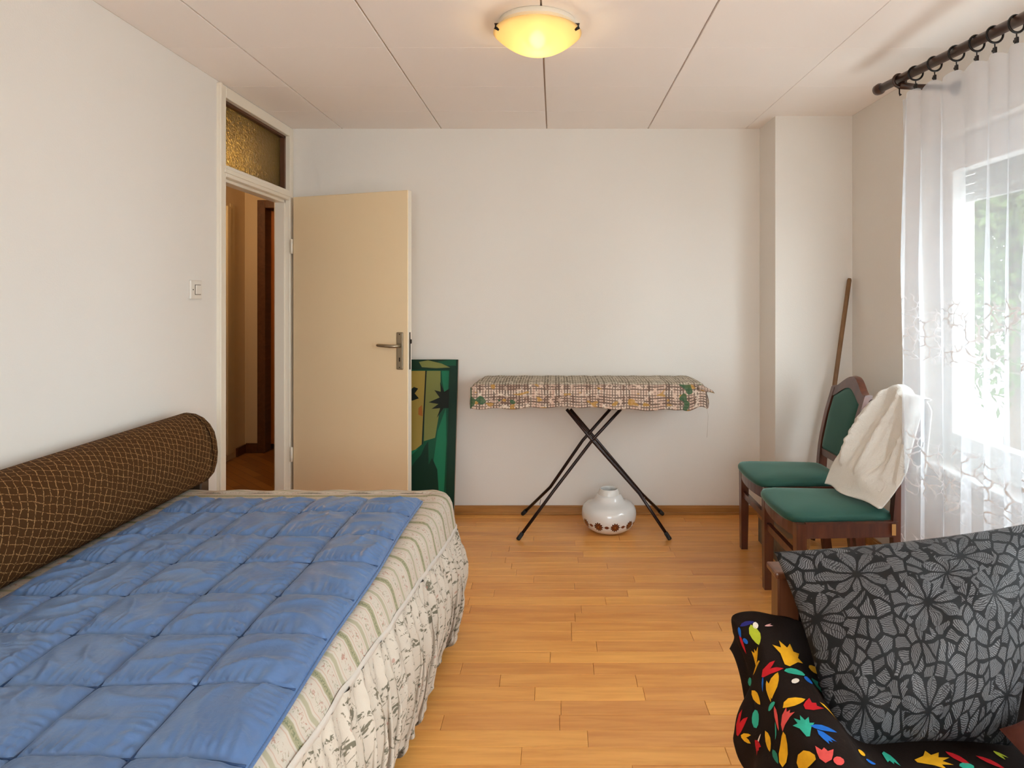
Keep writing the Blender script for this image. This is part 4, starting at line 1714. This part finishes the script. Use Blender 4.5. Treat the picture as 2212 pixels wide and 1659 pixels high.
# ------------------------------------------------------------------ curtain rod, rings, curtain
R0, R1 = Vector((1.490, 2.955, 2.338)), Vector((1.535, .55, 2.262))
# visible end fixed from the photograph, rod runs toward the camera
P0 = px(1897, 194, 2.970)
P1 = px(2205, 42, 2.110)
dr_ = (P1 - P0)
RE = P0 + dr_ * 2.6
rod = empty('curtain_rod', P0, 'dark brown wooden curtain rod with a knob end above the window', 'curtain rod')


def rodpt(y): return P0 + dr_ * ((y - P0.y) / dr_.y)


dd_ = dr_.normalized()
B().tube([P0 + dd_ * .02, RE], .0185, 16).obj('pole', M['rod'], rod, True)
B().tube([P0 - dd_ * .012, P0 - dd_ * .008, P0 + dd_ * .016, P0 + dd_ * .024, P0 + dd_ * .030, P0 + dd_ * .036], [.017, .024, .026, .024, .021, .019], 16).obj('finial', M['rod'], rod, True)
bk = rodpt(2.80)
B().tube([bk + Vector((0, 0, -.026)), bk + Vector((.08, .01, -.030)), Vector((XR, bk.y + .02, bk.z - .030))], [.016, .013, .013], 10).obj('bracket', M['rod'], rod, True)
B().torus(bk + Vector((0, 0, -.006)), .026, .007, n=20, m=8, tilt=Matrix.Rotation(0, 3, 'X')).obj('bracket_cup', M['rod'], rod, True)
B().tube([Vector((XR - .012, bk.y + .02, bk.z - .03)), Vector((XR, bk.y + .02, bk.z - .03))], .032, 16).obj('wall_disc', M['rod'], rod, True)
B().tube([bk + Vector((0, 0, -.03)), bk + Vector((0, 0, -.062)), bk + Vector((.006, 0, -.07))], [.003, .003, .006], 8).obj('screw_eye', M['black'], rod, True)
ry = []
for xx in (1935, 1978, 2019, 2066, 2110, 2149, 2196):
    # y where the rod projects to xx
    lo, hi = .5, 3.0
    for _ in range(40):
        m = (lo + hi) / 2
        p = rodpt(m)
        if 1198 + FP * p.x / p.y > xx: lo = m
        else: hi = m
    ry.append(lo)
while ry[-1] > 1.0: ry.append(ry[-1] - .125)
clips = []
for k, yy in enumerate(ry[1:]):
    p = rodpt(yy)
    nth = ('first', 'second', 'third', 'fourth', 'fifth', 'sixth', 'seventh', 'eighth', 'ninth', 'tenth', 'eleventh', 'twelfth', 'thirteenth', 'fourteenth', 'fifteenth', 'sixteenth', 'seventeenth', 'eighteenth', 'nineteenth', 'twentieth')[k]
    g = empty('curtain_ring', p, 'dark curtain ring with a clip, ' + nth + ' along the rod from its knob end', 'ring', 'curtain rings on the rod')
    c = p + Vector((0, 0, -.008))
    B().torus(c, .0285, .0042, n=22, m=6, tilt=Matrix.Rotation(random.uniform(-.15, .15), 3, 'Z')).obj('ring', M['black'], g, True)
    cl = B().tube([c + Vector((0, 0, -.027)), c + Vector((0, 0, -.044))], .0022, 6)
    cl.box(c.x - .004, c.x + .004, c.y - .007, c.y + .007, c.z - .064, c.z - .044, .001)
    cl.box(c.x - .005, c.x + .005, c.y - .004, c.y + .011, c.z - .058, c.z - .050, .001)
    cl.obj('clip', M['black'], g)
    clips.append((yy, c.z - .060))
# one spare clip hanging loose between rings
clips.sort()
CY0, CY1 = 1.02, 2.775
NU, NV = 620, 44
HEM = .025


def topz(y):
    base = rodpt(y).z - .075
    ds = min(abs(y - c[0]) for c in clips)
    return base - .020 * min(1, ds / .06) ** 1.5


fold = []
s = 0
random.seed(21)
while s < 2.4:
    fold.append((s, random.uniform(.75, 1.25)))
    s += random.uniform(.085, .17)


def fcurt(i, j):
    u = i / (NU - 1)
    t = j / (NV - 1)
    # t 0 top, 1 hem;  y at the top runs CY1..CY0
    yt_ = CY1 + (CY0 - CY1) * u
    yb_ = 2.612 + (CY0 - 2.612) * u
    tt = t
    y = yt_ + (yb_ - yt_) * tt
    xt = rodpt(yt_).x
    xb = (1.405 + .06 * min(1, u * 5)) if u < .2 else 1.465
    x = xt + (xb - xt) * tt ** 1.1
    z = topz(yt_) + (HEM - topz(yt_)) * t
    s = u * 1.9
    k = 0
    while k < len(fold) - 2 and fold[k + 1][0] < s: k += 1
    a, b_ = fold[k], fold[k + 1]
    q = (s - a[0]) / (b_[0] - a[0])
    amp = (a[1] * (1 - q) + b_[1] * q)
    g = .35 + .65 * min(1, t * 3)
    ramp = min(1, u * 25)
    x += (.030 * cos(2 * pi * q) - .030) * amp * g * ramp * (.75 + .25 * sin(5 * t + s * 7))
    y += .020 * sin(2 * pi * q) * amp * g * ramp
    x += .004 * sin(s * 70 + 6 * t)
    return Vector((x, y, z)), (s * 1.35, z)


vs, fs, uv = grid(NU, NV, fcurt)
cur = pymesh('curtain', vs, fs, M['curtain'], None, True, uv)
tag(cur, 'sheer white embroidered curtain hanging in folds before the window', 'curtain')

# ------------------------------------------------------------------ armchair at the lower right with throw and cushions
ac = empty('armchair', (.85, 1.45, 0), 'wooden armchair at the lower right, covered by the dark leafy throw', 'armchair')
AW = M['armwood']
for (X, s) in ((.590, 1), (1.235, -1)):
    B().box(X - .004, X + .052, 1.690, 1.745, .30, .640, .004).obj('back_post', AW, ac)
    B().box(X - .014, X + .062, 1.678, 1.757, .640, .658, .006, 2).obj('post_cap', AW, ac)
for X in (.535, 1.235):
    B().box(X, X + .045, 1.625, 1.672, 0, .50, .004).obj('leg', AW, ac)
    B().box(X, X + .045, 1.00, 1.047, 0, .46, .004).obj('leg', AW, ac)
    B().box(X - .005, X + .05, .98, 1.675, .462, .496, .010, 2).obj('armrest', AW, ac)
B().box(.58, 1.235, .99, 1.69, .20, .27, .005).obj('seat_frame', AW, ac)
B().box(.59, 1.228, 1.0, 1.60, .272, .378, .03, 3).obj('seat_cushion', M['throw'], ac, angle=50)
B().box(.645, 1.232, 1.700, 1.740, .40, .625, .02, 3).obj('backrest', M['throw'], ac, angle=50)

# throw draped over the arm and the seat
NU, NV = 120, 80


def ss(a, b_, x):
    t = max(0, min(1, (x - a) / (b_ - a)))
    return t * t * (3 - 2 * t)


def throw_pt(u, v):
    """u 0 outer hem .. 1 right side of seat; v 0 back .. 1 front"""
    Y = 1.688 - .62 * v
    bk_ = 1 - ss(0.0, .28, v)                       # 1 at the back end of the arm
    arm = .520 + .028 * bk_ - .012 * ss(.2, .4, v)
    # section: outer hem -> arm outer edge -> arm top -> inner slope -> seat
    hemx = .412 + .058 * (1 - ss(.17, .33, v)) - .012 * (1 - ss(0, .12, v)) + .012 * sin(v * 17) * ss(.3, .5, v)
    hemz = .345 + .10 * bk_ + .012 * sin(v * 23 + 1)
    K = [(0.00, hemx, hemz),
         (.10, hemx + .012, .5 * (hemz + arm) - .02),
         (.20, .462 + .004 * bk_ + .022 * exp(-((v - .20) / .07) ** 2), arm - .045),
         (.25, .478 + .018 * exp(-((v - .20) / .07) ** 2) - .012 * bk_, arm - .008),
         (.31, .515, arm + .004),
         (.38, .575, arm - .006),
         (.47, .618, arm - .055 + .042 * bk_),
         (.56, .662, .418 + .095 * bk_),
         (.64, .73, .394 + .085 * bk_),
         (.80, .95, .390 + .02 * bk_),
         (1.0, 1.215, .388)]
    for (a, b_) in zip(K[:-1], K[1:]):
        if u <= b_[0]:
            t = (u - a[0]) / (b_[0] - a[0])
            break
    k = K.index(a)
    p0 = K[max(k - 1, 0)]; p3 = K[min(k + 2, len(K) - 1)]

    def cr(i):
        m1 = (b_[i] - p0[i]) / max(1e-6, (b_[0] - p0[0])) * (b_[0] - a[0])
        m2 = (p3[i] - a[i]) / max(1e-6, (p3[0] - a[0])) * (b_[0] - a[0])
        t2, t3 = t * t, t * t * t
        return (2 * t3 - 3 * t2 + 1) * a[i] + (t3 - 2 * t2 + t) * m1 + (-2 * t3 + 3 * t2) * b_[i] + (t3 - t2) * m2
    X, Z = cr(1), cr(2)
    Z += .003 * sin(9 * v + 14 * u) * (u > .5) + .002 * sin(31 * v + 5 * u)
    return Vector((X, Y, Z))


vs, fs, uv = grid(NU, NV, lambda i, j: (throw_pt(i / (NU - 1), j / (NV - 1)), (i / NU, j / NV)))
fs = [tuple(reversed(f)) for f in fs]
thr = pymesh('throw', vs, fs, M['throw'], None, True, uv)
sm = thr.modifiers.new('thick', 'SOLIDIFY'); sm.thickness = .005; sm.offset = -1
tag(thr, 'black throw printed with colourful leaves draped over the armchair arm and seat', 'throw')
bvh = BVHTree.FromPolygons(vs, fs)
CAM = Vector((0, 0, CZ))
SHAPES = {
    'blade': [(-1, 0), (-.6, .28), (-.1, .40), (.4, .32), (.8, .18), (1.0, .05), (.7, -.10), (.3, -.22), (-.2, -.30), (-.7, -.2)],
    'fan': [(-1, -.10), (-.2, -.40), (.3, -.75), (.25, -.40), (.9, -.50), (.5, -.15), (1.1, .05), (.5, .15), (.85, .55), (.25, .40), (.2, .80), (-.25, .38), (-1, .12)],
    'tulip': [(-1, 0), (-.5, -.42), (.2, -.55), (1, -.62), (.55, -.22), (.95, .02), (.55, .18), (1, .60), (.2, .52), (-.5, .38)],
    'oval': [(-1, 0), (-.7, .38), (-.2, .56), (.3, .52), (.8, .34), (1, .0), (.75, -.38), (.2, -.55), (-.3, -.52), (-.75, -.36)],
    'double': [(-1, .1), (-.4, .42), (.5, .55), (1, .5), (.5, .22), (.1, .08), (.6, -.1), (1.05, -.42), (.4, -.5), (-.3, -.42), (-.9, -.15)],
}
order = list(LEAFCOL)
lv_, lf_, lm_ = [], [], []


def leaf_decal(hit, nrm, axis, size, shape, colour, wid=1.0, lift=.0016):
    t1 = (axis - nrm * axis.dot(nrm)).normalized()
    t2 = nrm.cross(t1)
    sh = SHAPES[shape]
    rings = []
    for k in (0.0, .35, .7, 1.0):
        rg = []
        pts = [(0, 0)] if k == 0 else sh
        for (a, b_) in pts:
            q = hit + t1 * a * size * (k or 1) + t2 * b_ * size * wid * (k or 1)
            loc, n2, _, d = bvh.find_nearest(q)
            if n2.dot(nrm) < 0: n2 = -n2
            rg.append(len(lv_)); lv_.append(loc + n2 * lift)
        rings.append(rg)
    mi = order.index(colour)
    n_ = len(sh)
    for k in range(n_):
        lf_.append((rings[0][0], rings[1][k], rings[1][(k + 1) % n_])); lm_.append(mi)
        for a in (1, 2):
            lf_.append((rings[a][k], rings[a + 1][k], rings[a + 1][(k + 1) % n_], rings[a][(k + 1) % n_])); lm_.append(mi)


def leaf_px(x, y, ang, size, shape, colour, wid=1.0, lift=.0016):
    """ang in degrees, clockwise from right as seen; size half-length in pixels"""
    d = (px(x, y, 1.0) - CAM).normalized()
    hit, nrm, _, dist = bvh.ray_cast(CAM, d)
    if hit is None: return
    if nrm.dot(d) > 0: nrm = -nrm
    a = math.radians(ang)
    d2 = (px(x + cos(a) * 8, y + sin(a) * 8, 1.0) - CAM).normalized()
    den = d2.dot(nrm)
    q = CAM + d2 * ((hit - CAM).dot(nrm) / den) if abs(den) > .12 else hit + (d2 - d) * hit.length
    ax = (q - hit)
    if ax.length < 1e-6: ax = Vector((1, 0, 0))
    leaf_decal(hit, nrm, ax, 1.15 * size * hit.y / FP, shape, colour, wid, lift)


for L in [
    (1630, 1372, 70, 26, 'blade', 'lime', 1.1), (1632, 1352, 90, 9, 'oval', 'white'), (1660, 1352, -10, 9, 'double', 'pink', .6), (1614, 1348, -15, 15, 'blade', 'navy'),
    (1604, 1390, 70, 18, 'blade', 'red', .6), (1598, 1366, 80, 10, 'oval', 'blue', .6), (1611, 1385, 40, 7, 'oval', 'blue'),
    (1705, 1415, -80, 32, 'fan', 'yellow', 1.3), (1634, 1420, -95, 16, 'tulip', 'yellow'), (1634, 1442, 110, 20, 'blade', 'yellow', 1.0), (1663, 1447, -30, 24, 'double', 'red'),
    (1717, 1452, 10, 21, 'oval', 'teal', .8), (1757, 1447, 25, 18, 'oval', 'yellow', .7), (1622, 1473, -15, 13, 'oval', 'teal'), (1648, 1478, 90, 15, 'blade', 'blue', .5),
    (1672, 1478, -70, 36, 'blade', 'yellow', .8), (1660, 1493, 80, 26, 'blade', 'yellow', .5), (1718, 1472, -35, 12, 'oval', 'white', .8), (1746, 1470, -60, 13, 'oval', 'blue', 1.2),
    (1762, 1480, 40, 20, 'tulip', 'teal', 1.2), (1715, 1518, -15, 27, 'blade', 'yellow', 1.2), (1634, 1508, 60, 24, 'blade', 'yellow', .9), (1667, 1526, -55, 12, 'oval', 'teal', .8),
    (1752, 1526, -30, 21, 'tulip', 'red', 1.2), (1678, 1552, 80, 24, 'blade', 'coral', .6), (1696, 1552, -70, 24, 'tulip', 'coral', .8), (1599, 1565, -70, 22, 'double', 'red', 1.2),
    (1633, 1553, 85, 17, 'oval', 'teal', 1.1), (1594, 1518, 90, 10, 'oval', 'teal', .6), (1738, 1568, -110, 27, 'fan', 'teal', 1.0), (1779, 1575, 15, 24, 'blade', 'blue', .9), (1782, 1592, 40, 18, 'tulip', 'blue', .9),
    (1790, 1536, 55, 20, 'blade', 'yellow', .9), (1677, 1580, 90, 16, 'blade', 'teal', .4), (1660, 1603, 80, 28, 'blade', 'yellow', .7), (1612, 1594, 20, 16, 'double', 'yellow', .9),
    (1638, 1612, 70, 18, 'tulip', 'red', .8), (1640, 1600, -70, 12, 'blade', 'white', .7), (1695, 1620, -85, 31, 'oval', 'yellow', .75), (1675, 1635, 70, 18, 'blade', 'green', .8),
    (1738, 1642, -10, 27, 'oval', 'yellow', 1.2), (1782, 1632, -95, 24, 'tulip', 'coral', 1.1), (1812, 1645, -70, 14, 'oval', 'coral', 1.2), (1860, 1627, 5, 22, 'oval', 'yellow', .5),
    (1920, 1638, 50, 20, 'tulip', 'teal', 1.0), (1880, 1648, 25, 18, 'blade', 'blue', .8), (2014, 1643, -5, 34, 'fan', 'yellow', 1.0), (2070, 1640, 30, 24, 'blade', 'red', 1.0),
    (2088, 1656, 0, 14, 'oval', 'teal'), (2140, 1648, 25, 24, 'blade', 'red', .8), (2160, 1632, 30, 12, 'double', 'lime'), (1755, 1380, 60, 22, 'blade', 'green', .8),
]:
    leaf_px(*L)
random.seed(3)
for k in range(46):
    p = throw_pt(random.uniform(.66, .97), random.uniform(.58, .97)) if k % 3 else throw_pt(random.uniform(.1, .6), random.uniform(.90, .97))
    loc, n2, _, d = bvh.find_nearest(p)
    a = random.random() * 6.28
    leaf_decal(loc, n2, Vector((cos(a), sin(a), 0)), random.uniform(.018, .034), random.choice(list(SHAPES)), random.choice(['yellow', 'red', 'teal', 'blue', 'coral', 'yellow', 'lime']), 1.0, .0010)
lo = pymesh('leaf_print', lv_, lf_, [M['leaf_' + k] for k in order], thr, True, None, None, lm_)
lo['kind'] = 'stuff'
lo['label'] = 'bright yellow, red, teal and blue printed leaves'

# grey cushion leaning on the backrest
C_TL, C_TR = px(1672, 1192, 1.66), px(2290, 1118, 1.66)
C_BL, C_BR = px(1806, 1622, 1.405), px(2186, 1612, 1.405)
NU = NV = 64
cn = ((C_TR - C_TL).cross(C_BL - C_TL)).normalized()
if cn.y > 0: cn = -cn


def fpil(i, j, side):
    s_, t_ = i / (NU - 1), j / (NV - 1)
    a, b_ = 2 * s_ - 1, 2 * t_ - 1
    # edges pulled in between the corners
    pin = .050
    S_ = .5 + .5 * a * (1 - pin * (1 - b_ * b_))
    T_ = .5 + .5 * b_ * (1 - pin * 1.2 * (1 - a * a))
    p = C_TL.lerp(C_TR, S_).lerp(C_BL.lerp(C_BR, S_), T_)
    h = max(0, (1 - abs(a) ** 2.1) * (1 - abs(b_) ** 2.1)) ** .60
    h *= 1 + .25 * b_
    th = .145 * h
    w_ = .004 * sin(7 * a + 5 * b_) * h + .003 * sin(17 * a - 9 * b_) * h
    c = p + cn * side * (th * (1.0 if side > 0 else .55) + w_)
    return c, (s_ * .62, t_ * .50)


v1_, f1, u1 = grid(NU, NV, lambda i, j: fpil(i, j, 1))
v2_, f2, u2 = grid(NU, NV, lambda i, j: fpil(i, j, -1))
f2 = [tuple(reversed([len(v1_) + q for q in f])) for f in f2]
cu = pymesh('cushion', v1_ + v2_, f1 + f2, M['pillow'], None, True, u1 + u2)
bmq = bmesh.new(); bmq.from_mesh(cu.data); bmesh.ops.remove_doubles(bmq, verts=bmq.verts[:], dist=1e-5); bmesh.ops.recalc_face_normals(bmq, faces=bmq.faces[:]); bmq.to_mesh(cu.data); bmq.free()
tag(cu, 'large grey cushion patterned with dark outlined petals, leaning on the armchair back', 'cushion')

# red-brown leather cushion at the right edge of the seat
def fleather(i, j, side):
    a, b_ = i / 20 * 2 - 1, j / 20 * 2 - 1
    h = max(0, (1 - abs(a) ** 3) * (1 - abs(b_) ** 3)) ** .5
    p = Vector((1.085, 1.235, .478)) + Vector((.13, 0, .04)) * a * 1.0 + Vector((-.02, .12, .03)) * b_
    return p + Vector((-.25, -.3, .92)).normalized() * side * .055 * h, (a, b_)


v1_, f1, _ = grid(21, 21, lambda i, j: fleather(i, j, 1))
v2_, f2, _ = grid(21, 21, lambda i, j: fleather(i, j, -1))
f2 = [tuple(reversed([len(v1_) + q for q in f])) for f in f2]
lc = pymesh('leather_cushion', v1_ + v2_, f1 + f2, M['brownhide'], None, True)
tag(lc, 'red-brown leather cushion at the right edge of the armchair seat', 'cushion')

# ------------------------------------------------------------------ garden outside the window
S(B().box(-20, 24, -24, 26, -.75, -.65).obj('ground', M['bounce_ground']))
random.seed(9)


def leafy(b_verts, b_faces, c, r, n, size):
    for _ in range(n):
        d = Vector((random.gauss(0, 1), random.gauss(0, 1), random.gauss(0, 1))).normalized()
        p = c + Vector((d.x * r[0], d.y * r[1], d.z * r[2])) * random.uniform(.55, 1.0)
        a = Vector((random.gauss(0, 1), random.gauss(0, 1), random.gauss(0, 1))).normalized()
        e = a.cross(d)
        if e.length < .1: continue
        e.normalize()
        q = len(b_verts)
        sz = size * random.uniform(.6, 1.3)
        b_verts += [p - a * sz, p + e * sz * .45, p + a * sz, p - e * sz * .45]
        b_faces.append((q, q + 1, q + 2, q + 3))


for k, (X, Y, hgt, rad) in enumerate([(5.2, 7.3, 3.6, 1.5), (8.0, 11.2, 4.6, 1.9), (7.6, 5.2, 3.8, 1.5), (10.0, 1.2, 4.2, 1.7), (9.2, -3.2, 3.8, 1.6), (11.9, 15.6, 5.0, 2.2), (3.9, 12.4, 4.6, 1.9), (16.5, 20.5, 5.2, 2.1)]):
    lab = ['nearest', 'tall', 'spreading', 'broad', 'rounded', 'full', 'slender', 'most distant'][k] + ' leafy green garden tree outside the curtained window'
    t = empty('garden_tree', (X, Y, -.65), lab, 'tree', 'garden trees outside')
    B().tube([(X, Y, -.66), (X + .05, Y, .4), (X, Y + .05, 1.2 + hgt * .3)], [.13, .10, .06], 8).obj('trunk', M['bark'], t, True)
    bv, bf = [], []
    for q in range(6):
        leafy(bv, bf, Vector((X + random.uniform(-.6, .6), Y + random.uniform(-.6, .6), random.uniform(.5, hgt))), (rad * .7, rad * .7, rad * .6), 1300, .065)
    o = pymesh('foliage', bv, bf, M['leaves'], t)
    o['kind'] = 'stuff'
